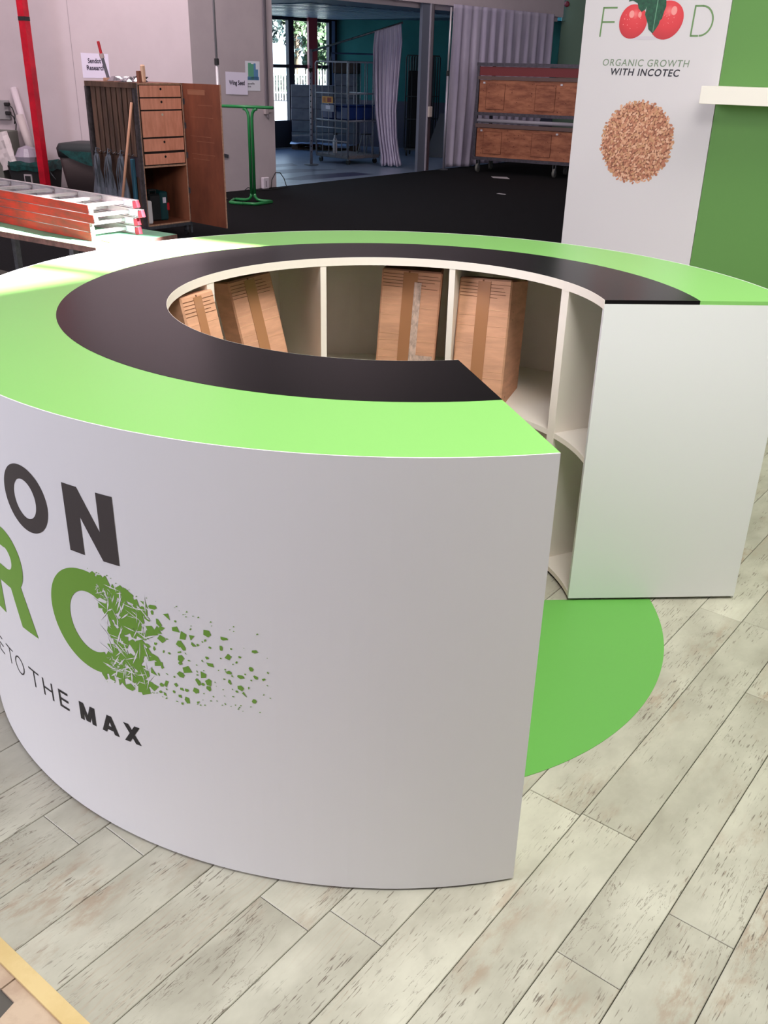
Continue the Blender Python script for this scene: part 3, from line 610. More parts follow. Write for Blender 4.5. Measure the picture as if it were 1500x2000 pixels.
def ladder(dx, z, lab, L=3.0):
    t = thing('ladder', lab, 'ladder', Vector((-2.0, 2.76, .752+z)) + Vector((cos(R(-35)), sin(R(-35)), 0))*dx, R(-35), 'ladders stacked on the worktable')
    hh = .0485
    for y, s_ in ((0, 1), (.375, -1)):
        MB().box(-L, 0, y, y+.004*s_, 0, hh).build('side_rail', RAIL if s_ > 0 else ALU, t, label='worn red side rail' if s_ > 0 else 'bare side rail')
        MB().box(-L, .0, y+.004*s_, y+.026*s_, 0, .004).box(-L, 0, y+.004*s_, y+.026*s_, hh-.004, hh).build('rail_flange', ALU, t)
    r = MB().box(0, .03, .006, .369, .018, .036).build('rung', ALU, t); r.location = (-.14, 0, 0)
    for k in range(1, 11):
        o = bpy.data.objects.new('rung', r.data); C.objects.link(o); o.parent = t; o.location = (-.14-k*.27, 0, 0)
    for y in (.002, .347):
        m_ = Matrix.Rotation(R(-16), 4, 'Y')
        MB().box(-.03, .010, y, y+.026, -.0, hh-.006, Matrix.Translation((.004, 0, .003)) @ m_).build('foot', FOOT if y > .1 else ALU, t)
    MB().box(-.12, -.03, .345, .349, .008, .044).box(-.115, -.06, .343, .346, .016, .036).build('label_plate', PAPER, t)
    return t
ladder(.0, .0, 'lowest of four red ladders, lying on green tabletop'); ladder(-.005, .0535, 'second red ladder from the bottom of the stack')
ladder(.045, .107, 'second red ladder from the top, sticking out furthest'); ladder(0, .1605, 'topmost red ladder of the stack, rungs in sunlight')
cb = MB().box(-.11, .0, -.03, .05, 0, .004, Matrix.Translation((-1.85, 2.75, .7505)) @ Matrix.Rotation(R(-40), 4, 'Z')).build('cardboard_sheet', CARD); tag(cb, 'small brown sheet lying on the table by the ladder ends', 'sheet')
bx = MB().rbox(-.13, .10, .02, .30, 0, .19, .004, Matrix.Translation((-1.93, 2.79, .7505)) @ Matrix.Rotation(R(-35), 4, 'Z'))
# ------------------------------------------------------------------ tool cabinet
cx0, cy0, chd = -3.128, 7.358, 36.2
tc_ = thing('tool_cabinet', 'tall plywood tool cabinet with five drawers and open door', 'cabinet', (cx0, cy0, FZ), R(90-chd))
W_, D_, ZB, ZT = .589, .86, .141, 1.567; th = .018
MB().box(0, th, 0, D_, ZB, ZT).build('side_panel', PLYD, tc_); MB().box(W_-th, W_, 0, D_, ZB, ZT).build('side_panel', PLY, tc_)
MB().box(th, W_-th, 0, D_, ZT-th, ZT).build('top_panel', PLY, tc_); MB().box(th, W_-th, 0, D_, ZB, ZB+th).build('bottom_panel', PLY, tc_)
MB().box(th, W_-th, D_-th, D_, ZB+th, ZT-th).build('back_panel', PLY, tc_)
ALF = mat('metal_edge', (150, 140, 146), .4, .7, var=.3, scale=30)
MB().box(-.004, .004, -.006, .014, ZB, ZT).box(W_-.006, W_+.004, -.006, .014, ZB, ZT).build('corner_trim', ALF, tc_)
MB().box(0, W_, -.0025, 0, ZT-.016, ZT).box(0, W_, -.0025, 0, ZB, ZB+.016).box(.004, .016, -.0025, 0, ZB, ZT).box(W_-.017, W_-.006, -.0025, 0, ZB, ZT).build('edge_banding', EDGE, tc_)
zf = lambda z: z-FZ
for z0, z1 in ((1.403, 1.514), (1.283, 1.390), (1.016, 1.268), (.875, .998), (.742, .850)):
    d = MB().box(.034, W_-.030, -.003, .012, zf(z0), zf(z1)).build('drawer', PLYL, tc_)
    MB().box(.05, W_-.045, .012, .55, zf(z0)+.01, zf(z1)-.02).build('drawer_box', PLYL, d)
    zz = zf(z1)-.035; m_ = Matrix.Translation((.30, -.0032, zz)) @ Matrix.Rotation(R(90), 4, 'X')
    MB().lathe([(.0, 0), (.013, 0), (.013, .001)], 14, m_).build('finger_hole', mat('dark_hole', (16, 10, 10), .9) if z1 != 1.268 else mat('pale_hole', (206, 196, 180), .6), d)
MB().box(th, W_-th, -.002, D_-th, zf(.712), zf(.730)).build('shelf', EDGE, tc_)
MB().box(.02, W_-.02, .005, .03, zf(.73), ZT-th).build('drawer_gap_shade', mat('dark_gap', (30, 18, 15), .9), tc_)  # dark sheet behind the fronts, painting the shade in the drawer gaps
MB().box(-.01, W_+.01, .0, D_, ZB-.035, ZB).build('steel_base', DSTEEL, tc_)
for x, y in ((.03, .05), (W_-.03, .05), (.03, D_-.05), (W_-.03, D_-.05)):
    c_ = MB().box(x-.015, x+.015, y-.02, y+.02, .05, ZB-.035).build('castor', DSTEEL, tc_)
    MB().lathe([(.0, -.012), (.03, -.012), (.03, .012), (0, .012)], 14, Matrix.Translation((x, y, .031)) @ Matrix.Rotation(R(90), 4, 'Y')).build('wheel', RUBBER, c_)
MB().box(W_+.002, W_+.022, .004, .016, .02, ZB).build('leg', STEEL, tc_)
# door, opened out to the right
a_ = R(-(127.7-chd)); dm = Matrix.Translation((W_+.004, -.002, 0)) @ Matrix.Rotation(a_, 4, 'Z')
dr = MB().box(0.006, .629, -.008, .008, ZB, ZT).build('door', mat('door_plywood', (128, 70, 48), .55, dark=(104, 54, 38), scale=4, stretch=(1,1,.4), bump=.05), tc_); dr.matrix_local = dm
MB().box(.629, .632, -.008, .008, ZB, ZT).build('door_edge', EDGE, dr)
for z in (.45, .82, 1.12, 1.36): MB().box(-.004, .03, -.012, -.007, z, z+.06).build('hinge', DSTEEL, dr)
rm = MB(); rn = random.Random(3)
for z, x0, x1 in ((1.50, .10, .40), (1.36, .25, .5), (1.24, .12, .5), (1.05, .1, .45), (1.0, .2, .5), (.87, .1, .5), (.82, .12, .4)):
    rm.box(x0, x1, -.0086, -.008, z, z+.003)
rm.box(.09, .38, -.0086, -.008, 1.46, 1.51); rm.build('glue_marks', mat('glue_mark', (150, 98, 74), .5), dr, kind='stuff')
# slatted side with hanging bags (local x < 0)
for k in range(8):
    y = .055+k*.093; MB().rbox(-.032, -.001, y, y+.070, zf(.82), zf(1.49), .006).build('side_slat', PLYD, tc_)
MB().box(-.045, 0, 0, D_, ZT-.05, ZT).build('side_top_rail', PLYD, tc_)
for x0_, y0_, y1_ in ((-.05, D_-.035, D_), (-.03, 0, .04)): MB().box(x0_, 0, y0_, y1_, ZB, ZT-.05).build('side_post', mat('grey_worn_post', (74, 66, 70), .7, dark=(50, 44, 46), scale=20), tc_)
MB().box(-.016, -.002, .05, .20, zf(.62), zf(.95)).build('lock_plate', mat('lock_plate_dark', (62, 50, 58), .6), tc_)
pl = MB().box(-.03, -.012, .085, .115, zf(1.03), zf(1.08)).tube([(-.022, .09, zf(1.08)), (-.022, .09, zf(1.115)), (-.022, .11, zf(1.115)), (-.022, .11, zf(1.08))], .004, 6).build('padlock', mat('brass_padlock', (190, 170, 150), .35, .5), tc_)
BG = mat('grey_strap_cloth', (104, 108, 120), .8, dark=(60, 64, 72), scale=14, stretch=(1,1,.3), bump=.2)
rn = random.Random(9)
for k, (y, wd_) in enumerate([(.72, .14), (.50, .13), (.27, .12)]):
    t = thing('hanging_bag', ['grey cloth bag hanging at the back of the cabinet side', 'grey cloth bag hanging in the middle of cabinet side', 'grey cloth bag hanging nearest the broomstick'][k], 'bag', tuple(tc_.matrix_basis @ Vector((-.075, y, 0))), R(90-chd), 'cloth bags hung on the cabinet side')
    mb = MB(); prof = [(.83, .012), (.80, .03), (.74, .035), (.66, .028), (.60, .045), (.50, .07), (.42, .082), (.36, .085)]; N = 20; vs = []; fs = []
    for j, (z, r_) in enumerate(prof):
        for i in range(N):
            a = 2*pi*i/N; q = r_*(1+.22*sin(5*a+j*.4+k)+.10*sin(9*a+k*2)); vs.append((q*cos(a)*.55, q*sin(a), zf(z)+.01*sin(3*a)))
    for j in range(len(prof)-1):
        for i in range(N): fs.append((j*N+i, j*N+(i+1) % N, (j+1)*N+(i+1) % N, (j+1)*N+i))
    fs += [tuple(range(N)), tuple(range((len(prof)-1)*N, len(prof)*N))[::-1]]
    mb.add(vs, fs).build('pouch', BG, t, True)
    MB().tube([(.04, 0, zf(.86)), (.0, 0, zf(.88)), (-.01, .0, zf(.83))], .006, 6).build('strap', BG, t)
    for i in range(3):
        yy = rn.uniform(-.05, .05); MB().tube([(-.03, yy*.2, zf(.80)), (-.045, yy, zf(.66)), (-.035, yy*1.3, zf(.48))], .007, 6).build('strap', BG, t)
for k in range(9):
    y = .1+k*.085; MB().tube([(-.03, y, zf(.845)), (-.06, y, zf(.83)), (-.07, y, zf(.85))], .004, 5).build('hook', DSTEEL, tc_)
bt = MB().rbox(-.045, -.008, .115, .165, zf(.28), zf(.80), .008).build('blue_strap', mat('blue_strap_cloth', (40, 88, 110), .7), tc_)
# things in and on the cabinet
KX = tc_.matrix_basis.copy()
def onc(x, y, z): return tuple(KX @ Vector((x, y, z)))
t = thing('power_tool_case', 'dark teal power tool case with red latch inside the cabinet', 'tool case', onc(.30, .16, ZB+th), R(90-chd-8))
MB().rbox(-.135, .06, 0, .30, 0, .29, .02).build('case_body', mat('black_plastic', (22, 26, 30), .4), t); MB().rbox(.0, .098, -.012, .30, .004, .31, .015).build('case_lid', mat('dark_teal_plastic', (14, 62, 68), .4), t)
MB().rbox(.078, .11, -.016, .05, .11, .19, .005).build('latch', mat('red_plastic', (188, 30, 44), .4), t); MB().box(.03, .07, -.0135, -.012, .19, .25).build('sticker', PAPER, t)
MB().tube([(-.1, .05, .29), (-.1, .05, .325), (-.02, .05, .325), (-.02, .05, .29)], .01, 8).build('handle', RUBBER, t)
o = MB().rbox(-.035, .035, 0, .10, 0, .24, .012).build('white_canister', mat('white_plastic', (226, 220, 226), .5)); o.location = onc(.075, .04, ZB+th); o.rotation_euler = (0, 0, R(90-chd)); tag(o, 'white plastic canister standing at left inside the cabinet', 'canister')
t = thing('caulking_gun', 'caulking gun with red nozzle standing on the cabinet top', 'tool', onc(.10, .62, ZT), R(90-chd)); t.rotation_euler = (R(0), R(0), R(90-chd))
MB().tube([(0, 0, .03), (-.035, .02, .22)], .017, 10).build('barrel', mat('grey_tube', (104, 100, 112), .5), t); MB().tube([(-.035, .02, .22), (-.042, .025, .265)], .025, 10).build('collar', mat('pale_collar', (200, 176, 176), .5), t)
MB().tube([(-.042, .025, .265), (-.06, .032, .38)], .015, 8).build('nozzle', mat('red_nozzle', (216, 36, 52), .4), t); MB().rbox(-.04, .05, -.03, .04, 0, .035, .004).build('wood_foot', EDGE, t)
t = thing('foil_tray', 'crumpled foil and black cable clump on top of the cabinet', 'tray', onc(.18, .32, ZT), R(90-chd))
rn = random.Random(2); vs = []; N = 9
for i in range(N):
    for j in range(N): vs.append((-.14+.03*i, -.16+.05*j, .004+rn.uniform(0, .05)*(1 if 0 < i < N-1 and 0 < j < N-1 else .1)))
MB().add(vs, [(i*N+j, i*N+j+1, i*N+N+j+1, i*N+N+j)[::-1] for i in range(N-1) for j in range(N-1)]+[(0, (N-1)*N, N*N-1, N-1)[::-1]]).build('foil', mat('crumpled_foil', (214, 214, 222), .2, 1), t)
cm = MB()
for k in range(7):
    pts = [(.02+rn.uniform(-.06, .06), -.12+rn.uniform(-.07, .07), .02+rn.uniform(0, .04)) for _ in range(4)]; cm.tube(pts, .005, 5)
cm.build('cable_clump', RUBBER, t)
t = thing('wood_offcut', 'upright pale wooden offcut on the front of the cabinet top', 'wood block', onc(.14, .10, ZT), R(90-chd))
MB().rbox(-.035, .0, -.01, .03, 0, .11, .003).build('block', mat('brown_block', (130, 78, 60), .6), t); MB().rbox(.005, .055, -.02, .02, 0, .17, .012).build('pale_block', mat('pale_wood', (232, 188, 160), .6), t)
# broomstick
P0 = Vector((-3.76, 7.42, 0)); 
bs = MB().tube([(-3.431, 7.235, FZ), (-3.184, 7.337, 1.354)], .014, 10).build('broomstick', mat('broom_wood', (190, 138, 112), .6), smooth=True)
bs.data.transform(Matrix.Identity(4)); tag(bs, 'wooden broomstick leaning against the cabinet side', 'broomstick')
# ------------------------------------------------------------------ left wall things
def wmat(t, off=0, z=FZ):    # frame on left wall: X to the right along the wall, Y into wall
    d = (WLA-WLB).normalized(); m_ = Matrix.Translation(wpt(t, z, off)) @ Matrix.Rotation(math.atan2(d.y, d.x), 4, 'Z'); return m_
def tw(x, y): return (Vector((x, y))-WLA).length
TW = lambda x: (WLA.x-x)/abs((WLB-WLA).normalized().x)
def place(o, m_): o.matrix_world = m_
pp = thing('paper_sign', 'white paper sign reading Sendot Research taped to the left wall', 'sign'); pp.matrix_world = wmat(TW(-5.047), .004, 1.50)
MB().add([(-.212, 0, 0), (.212, 0, 0), (.215, 0, .315), (-.212, 0, .325)], [(0,1,2,3)]).build('sheet', PAPER, pp)
IK = mat('dark_text_ink', (44, 36, 60), .7)
text('printed_text', 'Sendot', IK, Matrix.Translation((-.11, -.002, .195)) @ UPX, .085, pp, off=.0022, width=.205); text('printed_text', 'Research', IK, Matrix.Translation((-.137, -.002, .105)) @ UPX, .085, pp, off=.0022, width=.28)
# right section signs
d2 = (OA-WLA).normalized(); l2 = (OA-WLA).length
def w2(t, z, off=.004):
    nn = Vector((d2.y, -d2.x)); q = WLA+d2*t+nn*off; return Matrix.Translation((q.x, q.y, z)) @ Matrix.Rotation(math.atan2(d2.y, d2.x), 4, 'Z')
pp = thing('paper_sign', 'white paper sign reading Wing Seed on the wall left of opening', 'sign'); pp.matrix_world = w2(.80, 1.32, .008) @ Matrix.Rotation(R(1.5), 4, 'Y')
MB().add([(-.212, 0, 0), (.212, 0, 0), (.212, 0, .30), (-.212, 0, .30)], [(0,1,2,3)]).build('sheet', PAPER, pp)
text('printed_text', 'Wing Seed', IK, Matrix.Translation((-.15, -.002, .13)) @ UPX, .085, pp, off=.0022, width=.30)
pp = thing('paper_poster', 'small poster with green and blue chart next to Wing Seed sign', 'poster'); pp.matrix_world = w2(1.12, 1.37) @ Matrix.Rotation(R(1), 4, 'Y')
MB().add([(-.145, 0, 0), (.145, 0, 0), (.14, 0, .40), (-.145, 0, .40)], [(0,1,2,3)]).build('sheet', mat('poster_paper', (222, 222, 232), .7), pp)
G1 = mat('poster_green', (92, 160, 130), .7); B1 = mat('poster_blue', (92, 140, 184), .7)
for x0, x1, z0, z1, m_ in ((-.09, -.03, .15, .375, G1), (-.03, .02, .15, .36, G1), (.02, .06, .16, .37, B1), (.05, .105, .15, .29, B1), (-.12, .12, .145, .19, B1)):
    MB().box(x0, x1, -.002, -.001, z0, z1).build('print_block', m_, pp)
text('printed_text', 'vaccaille', IK, Matrix.Translation((-.12, -.002, .085)) @ UPX, .04, pp, width=.15); text('printed_text', 'eltre', IK, Matrix.Translation((-.12, -.002, .045)) @ UPX, .04, pp, width=.08)
GC = mat('grey_conduit', (112, 106, 114), .5)
t = thing('wall_conduit', 'grey cable conduit running down the wall to a socket', 'conduit'); t.matrix_world = w2(1.385, 0, 0)
MB().box(-.03, .0, -.03, -.002, 1.14, 6.9).build('conduit', GC, t); MB().box(.003, .022, -.028, -.002, 1.14, 6.9).build('conduit', mat('dark_conduit', (84, 78, 88), .5), t)
MB().rbox(-.07, .0, -.05, -.002, 1.04, 1.14, .006).rbox(.01, .06, -.045, -.002, 1.06, 1.15, .006).build('socket_box', mat('grey_socket', (168, 156, 158), .5), t)
MB().tube([(-.03, -.04, 1.04), (-.04, -.06, 1.0), (-.02, -.06, .975), (0, -.05, 1.0), (-.01, -.04, 1.04)], .006, 6).build('plug_loop', GC, t)
o = MB().box(-.06, .055, -.012, -.002, 0, .05).build('wall_bracket', DSTEEL); o.matrix_world = w2(.52, .46, .0) @ Matrix.Rotation(R(12), 4, 'Y'); tag(o, 'small metal bracket on the wall beside the cabinet door', 'bracket')
t = thing('power_adapter', 'white power adapter box on the floor against the wall end', 'adapter'); t.matrix_world = w2(1.25, FZ, .07)
MB().rbox(-.07, .06, -.03, .03, 0, .17, .01).build('case', mat('white_adapter', (206, 196, 206), .5), t); MB().box(-.02, -.005, -.031, -.03, .03, .12).build('print_strip', GC, t)
t = thing('cable_loop', 'dark cable looping beside the white power adapter', 'cable')
cv = [w2(1.34, 0, .1) @ Vector(q) for q in ((0, 0, -.02), (.02, 0, .10), (.10, 0, .20), (.20, 0, .19), (.28, 0, .10), (.32, 0, .0), (.30, -.05, -.022), (.18, -.10, -.022), (.05, -.12, -.022), (-.2, -.15, -.022), (-.35, -.1, -.022), (-.5, -.02, .02), (-.6, -.04, -.022))]
MB().tube(cv, .007, 6).build('cable', RUBBER, t, True)
# left corner pile
def grp(t, off, z=FZ): return wmat(t, off, z)
t = thing('paper_roll', 'long white paper roll leaning in the left corner, taller', 'paper roll', group='paper rolls in the left corner')
a = wpt(TW(-6.36), 1.34, .06); b_ = wpt(TW(-6.12), .43, .15)
MB().tube([a, b_], .05, 16).build('roll', mat('white_paper_roll', (220, 206, 214), .6), t, True); MB().tube([a+(a-b_).normalized()*.0, a+(a-b_).normalized()*.004], .038, 14).build('roll_end', PAPER, t)
t = thing('paper_roll', 'shorter beige paper roll leaning in front of taller roll', 'paper roll', group='paper rolls in the left corner')
a = wpt(TW(-6.25), .98, .17); b_ = wpt(TW(-6.08), .38, .24); MB().tube([a, b_], .055, 16).build('roll', mat('beige_paper_roll', (206, 192, 192), .6), t, True); MB().tube([a, a+(a-b_).normalized()*.003], .04, 14).build('roll_end', PLYD, t)
t = thing('paper_bag', 'crumpled white paper bag lying on the edge of bin', 'bag'); rn = random.Random(4)
m_ = wmat(TW(-6.22), .62, .27) @ Matrix.Rotation(R(-14), 4, 'Y')
vs = []; nx, nz = 6, 9
for s_ in (0, 1):
    for j in range(nz+1):
        for i in range(nx+1): vs.append((-.13+.26*i/nx+rn.uniform(-.005, .005), (-.06 if s_ == 0 else .05)*(1 if 0 < i < nx else .3)+rn.uniform(-.009, .009), .50*j/nz))
fs = []; q = (nx+1)*(nz+1)
for j in range(nz):
    for i in range(nx): k = j*(nx+1)+i; fs += [(k, k+1, k+nx+2, k+nx+1), (q+k, q+k+nx+1, q+k+nx+2, q+k+1)]
    k = j*(nx+1); fs += [(k, k+nx+1, q+k+nx+1, q+k), (k+nx, q+k+nx, q+k+2*nx+1, k+2*nx+1)]
for i in range(nx): fs += [(i, q+i, q+i+1, i+1), (q-nx-1+i, q-nx+i, 2*q-nx+i, 2*q-nx-1+i)]
MB().add(vs, fs, m_).build('bag_body', mat('white_bag_paper', (214, 202, 204), .75), t)
t = thing('waste_bin', 'black square bin with green liner and white label', 'bin'); t.matrix_world = wmat(TW(-5.90), .50)
MB().add([(-.25, -.2, 0), (.25, -.2, 0), (.25, .2, 0), (-.25, .2, 0), (-.30, -.24, .36), (.30, -.24, .36), (.30, .24, .36), (-.30, .24, .36)], [(3,2,1,0),(4,5,6,7),(0,1,5,4),(1,2,6,5),(2,3,7,6),(3,0,4,7)]).build('bin_body', RUBBER, t)
vs = []; N = 28
for j, (z, k) in enumerate(((.30, 1.03), (.37, 1.05), (.42, 1.02), (.39, .9), (.36, .5))):
    for i in range(N):
        a = 2*pi*i/N; c_, s_ = cos(a), sin(a); q = 1/max(abs(c_), abs(s_)); vs.append((.30*k*c_*q, .24*k*s_*q, z+.012*sin(7*a+j)))
MB().add(vs, [(j*N+i, j*N+(i+1) % N, (j+1)*N+(i+1) % N, (j+1)*N+i) for j in range(4) for i in range(N)]+[tuple(range(4*N, 5*N))]).build('liner', DKTEAL, t)
MB().box(-.05, .07, -.245, -.222, .10, .25).build('label', mat('grey_label', (170, 160, 164), .7), t); MB().box(-.035, .055, -.247, -.2445, .13, .23).build('label_print', RUBBER, t)
MB().tube([(.28, -.2, .40), (.36, -.22, .30), (.44, -.22, .2)], .014, 6, radii=[.02, .012, .004]).build('liner_tie', mat('black_plastic', (22, 26, 30), .4), t)
pc = MB().lathe([(.0, 0), (.15, .0), (.18, .09), (.12, .2), (0, .24)], 14, Matrix.Translation((-.10, .0, .385))).build('rubbish_bag', mat('grey_plastic_bag', (160, 150, 166), .4, bump=.6, scale=10), t)
MB().lathe([(.0, 0), (.05, .0), (.05, .12), (.02, .17)], 8, Matrix.Translation((.18, -.05, .385))).build('yellow_rag', mat('yellow_cloth', (214, 160, 60), .8, bump=.8, scale=30), t)
t = thing('large_bin', 'large brown rounded bin with dark teal liner behind cabinet', 'bin'); t.matrix_world = wmat(TW(-4.93), .62)
def rrect(w_, d_, r_, z, n=6):
    v = []
    for cx, cy, a0 in ((w_-r_, d_-r_, 0), (-w_+r_, d_-r_, 90), (-w_+r_, -d_+r_, 180), (w_-r_, -d_+r_, 270)):
        for i in range(n+1): a = R(a0+90*i/n); v.append((cx+r_*cos(a), cy+r_*sin(a), z))
    return v
def loft(rings):
    vs = []; N = len(rings[0]); fs = []
    for r_ in rings: vs += r_
    for j in range(len(rings)-1):
        for i in range(N): fs.append((j*N+i, j*N+(i+1) % N, (j+1)*N+(i+1) % N, (j+1)*N+i))
    fs += [tuple(range(N))[::-1], tuple(range((len(rings)-1)*N, len(rings)*N))]
    return MB().add(vs, fs)
BRW = mat('brown_bin_plastic', (84, 72, 72), .6)
loft([rrect(.30, .24, .09, 0), rrect(.36, .29, .11, .45), rrect(.38, .30, .12, .60)]).build('bin_body', BRW, t, True)
loft([rrect(.385, .305, .12, .52), rrect(.40, .32, .13, .64), rrect(.37, .29, .12, .70), rrect(.25, .2, .08, .715)]).build('lid', mat('dark_bin_lid', (40, 46, 48), .6), t, True)
MB().add([(-.30, -.325, .62), (.38, -.325, .60), (.38, -.325, .40), (.1, -.325, .44), (-.15, -.325, .52), (-.30, -.325, .62)][:5] + [(-.30, -.318, .62), (.38, -.318, .60), (.38, -.318, .40), (.1, -.318, .44), (-.15, -.318, .52)], [(4,3,2,1,0), (5,6,7,8,9), (0,1,6,5), (1,2,7,6), (2,3,8,7), (3,4,9,8), (4,0,5,9)]).build('liner', DKTEAL, t)
t = thing('grey_locker', 'low grey-green metal locker at the far left corner', 'locker'); t.matrix_world = wmat(TW(-6.62), .45)
MB().rbox(-.35, .30, -.22, .3, 0, .80, .01).build('locker_body', mat('grey_green_metal', (108, 108, 102), .6), t); MB().box(-.2, .02, -.235, -.22, .3, .33).build('handle', STEEL, t)
t = thing('wall_socket', 'grey wall socket block with two black plugs and cables', 'socket'); t.matrix_world = wmat(TW(-6.50), .01, .90)
MB().rbox(-.25, .02, -.06, 0, 0, .27, .01).build('socket_block', mat('socket_grey', (150, 148, 150), .5), t)
for z in (.07, .19):
    MB().rbox(-.02, .06, -.11, -.05, z, z+.05, .01).build('plug', RUBBER, t)
    MB().tube([(.05, -.09, z+.02), (.11, -.1, z-.02), (.14, -.1, z-.12), (.12, -.11, z-.24)], .008, 6).build('plug_cable', RUBBER, t, True)
t = thing('red_post', 'tall red painted steel post with a black tape band', 'post', (-5.70, 10.8, FZ), R(-14))
MB().box(-.05, .05, -.055, .055, 0, CZ-FZ-.01).build('post', REDP, t); MB().box(-.052, .052, -.057, .057, 2.22, 2.27).build('tape_band', RUBBER, t)
MB().box(-.08, .08, -.08, .08, 0, .012).build('foot_plate', REDP, t)
t = thing('telescopic_pole', 'chrome telescopic pole with black clamp behind the cabinet door', 'pole', (-3.13, 10.9, FZ))
MB().tube([(0, 0, 0), (0, 0, 1.78)], .022, 12).build('lower_tube', CHROME, t, True); MB().tube([(0, 0, 1.78), (-.02, 0, CZ-FZ-.02)], .017, 12).build('upper_tube', CHROME, t, True)
MB().tube([(0, 0, 1.74), (0, 0, 1.82)], .032, 12).build('clamp', RUBBER, t); MB().lathe([(.07, 0), (.07, .01), (.03, .02)], 14).build('foot', RUBBER, t)
# green stand
t = thing('green_stand', 'green tubular steel T-shaped stand next to the cabinet door', 'stand', (-2.66, 10.72, FZ), R(90-38-75))
r_ = .021
t.rotation_euler = (0, 0, R(-12))
for s_ in (-1, 1):
    MB().tube([(s_*.024, 0, .10), (s_*.024, 0, 1.10), (s_*.034, 0, 1.16), (s_*.06, 0, 1.20), (s_*.10, 0, 1.213)], r_, 10).build('upright_tube', GSTAND, t, True)
MB().tube([(-.62, 0, 1.235), (.34, 0, 1.235)], r_, 10).build('top_bar', GSTAND, t, True)
for s_ in (-1, 1):
    MB().tube([(s_*.024, 0, .11), (s_*.03, 0, .07), (s_*.06, 0, .035), (s_*.12, 0, r_), (s_*.27, -.0, r_), (s_*.29, -.02*1, r_), (s_*.20, -.34, r_), (s_*.18, -.36, r_), (0, -.36, r_)], r_, 10).build('base_tube', GSTAND, t, True)
# ------------------------------------------------------------------ opening: post, curtains
t = thing('steel_post', 'blue-grey steel post standing in the wide opening', 'post', opt(3.86, FZ, -.04), math.atan2(od.y, od.x))
BP = mat('blue_grey_post', (96, 102, 118), .55); MB().box(-.11, .11, -.02, .04, 0, 2.79).build('post_web', BP, t); MB().box(.105, .125, -.05, .07, 0, 2.79).build('post_flange', mat('pale_post_edge', (150, 146, 158), .5), t)
MB().box(.14, .19, -.05, -.02, 1.1, 2.79).build('conduit', GC, t); MB().rbox(.11, .21, -.085, -.045, .94, 1.12, .006).build('switch_box', mat('cream_switch', (190, 178, 172), .5), t)
MB().box(.19, .26, -.01, .03, 0, 2.79).build('frame_strip', mat('brown_strip', (84, 66, 74), .6), t)
def curtain(name_l, pts, ztop, folds, amp, bot=None, grp_=None, seed=0, gather=None):
    """wavy cloth between two plan points; gather(v) gives the narrowing and shift along the width"""
    rn = random.Random(seed); a = Vector(pts[0]); b_ = Vector(pts[1]); d = b_-a; nn = Vector((-d.y, d.x)).normalized(); nu, nv = folds*10, 40; vs = []
    ph = [rn.uniform(0, 6.28) for _ in range(6)]
    for j in range(nv+1):
        v = j/nv
        for i in range(nu+1):
            u = i/nu; g0, g1 = gather(v) if gather else (0, 1); uu = g0+(g1-g0)*u
            q = a+d*uu; am = amp*(.35+.65*min(1, v*3))*(1+.35*sin(ph[0]+u*7))
            wv_ = am*(sin(2*pi*folds*u+.5*sin(ph[1]+3*v+u*5))+.35*sin(2*pi*folds*1.9*u+ph[2]+2*v))
            z = (ztop[0]+(ztop[1]-ztop[0])*u)*(1-v)+(FZ+.012+.03*(.5+.5*sin(ph[3]+u*19)))*v
            vs.append((q.x+nn.x*wv_, q.y+nn.y*wv_, z))
    fs = [(j*(nu+1)+i, j*(nu+1)+i+1, (j+1)*(nu+1)+i+1, (j+1)*(nu+1)+i) for j in range(nv) for i in range(nu)]
    t = thing('curtain', name_l, 'curtain')
    o = MB().add(vs, fs).build('cloth', CLOTH, t, True); so_ = o.modifiers.new('thick', 'SOLIDIFY'); so_.thickness = .004
    return t
def g1(v):
    k = [(0, 0, 1), (.12, -.06, 1.06), (.35, -.02, .98), (.6, .06, .90), (.8, .20, .95), (.93, .30, 1.06), (1, .28, 1.16)]
    for (v0, a0, b0), (v1, a1, b1_) in zip(k[:-1], k[1:]):
        if v <= v1: f = (v-v0)/(v1-v0); return a0+(a1-a0)*f, b0+(b1_-b0)*f
    return k[-1][1:]
curtain('white curtain gathered on a sloping rod beside the roll cage', ((-1.44, 16.32), (-.955, 16.28)), (2.31, 2.45), 7, .045, gather=g1, seed=1)
def g2(v): return (-.008*v, 1-.25*max(0, v-.5))
ca_ = opt(4.52, 0, .10); cb_ = opt(8.15, 0, .10)
curtain('wide white curtain across the right half of the opening', ((ca_.x, ca_.y), (cb_.x, cb_.y)), (2.78, 2.79), 12, .022, gather=g2, seed=2)
t = thing('curtain_rail', 'sloping steel curtain rod on a holed upright pole', 'curtain rod')
MB().tube([(-2.63, 16.30, 1.965), (-1.50, 16.385, 2.30), (-.93, 16.385, 2.475)], .018, 8).build('rod', STEEL, t, True); MB().tube([(-2.65, 16.30, FZ), (-2.63, 16.30, 2.0)], .028, 10).build('upright', mat('pale_steel_pole', (170, 166, 180), .4, .5), t, True)
MB().tube([(-2.642, 16.30, 1.62), (-2.641, 16.30, 1.68)], .038, 10).build('clamp', RUBBER, t)
hb = MB()
for k in range(16): hb.box(-2.652, -2.634, 16.268, 16.273, .2+k*.10, .22+k*.10)
hb.build('pole_hole', RUBBER, t, kind='stuff'); MB().lathe([(.14, 0), (.14, .012), (.04, .02)], 16, Matrix.Translation((-2.65, 16.30, FZ))).build('foot', DSTEEL, t)
t = thing('curtain_pole', 'thin pale upright pole at the left edge of wide curtain', 'pole', opt(4.40, FZ, .12))
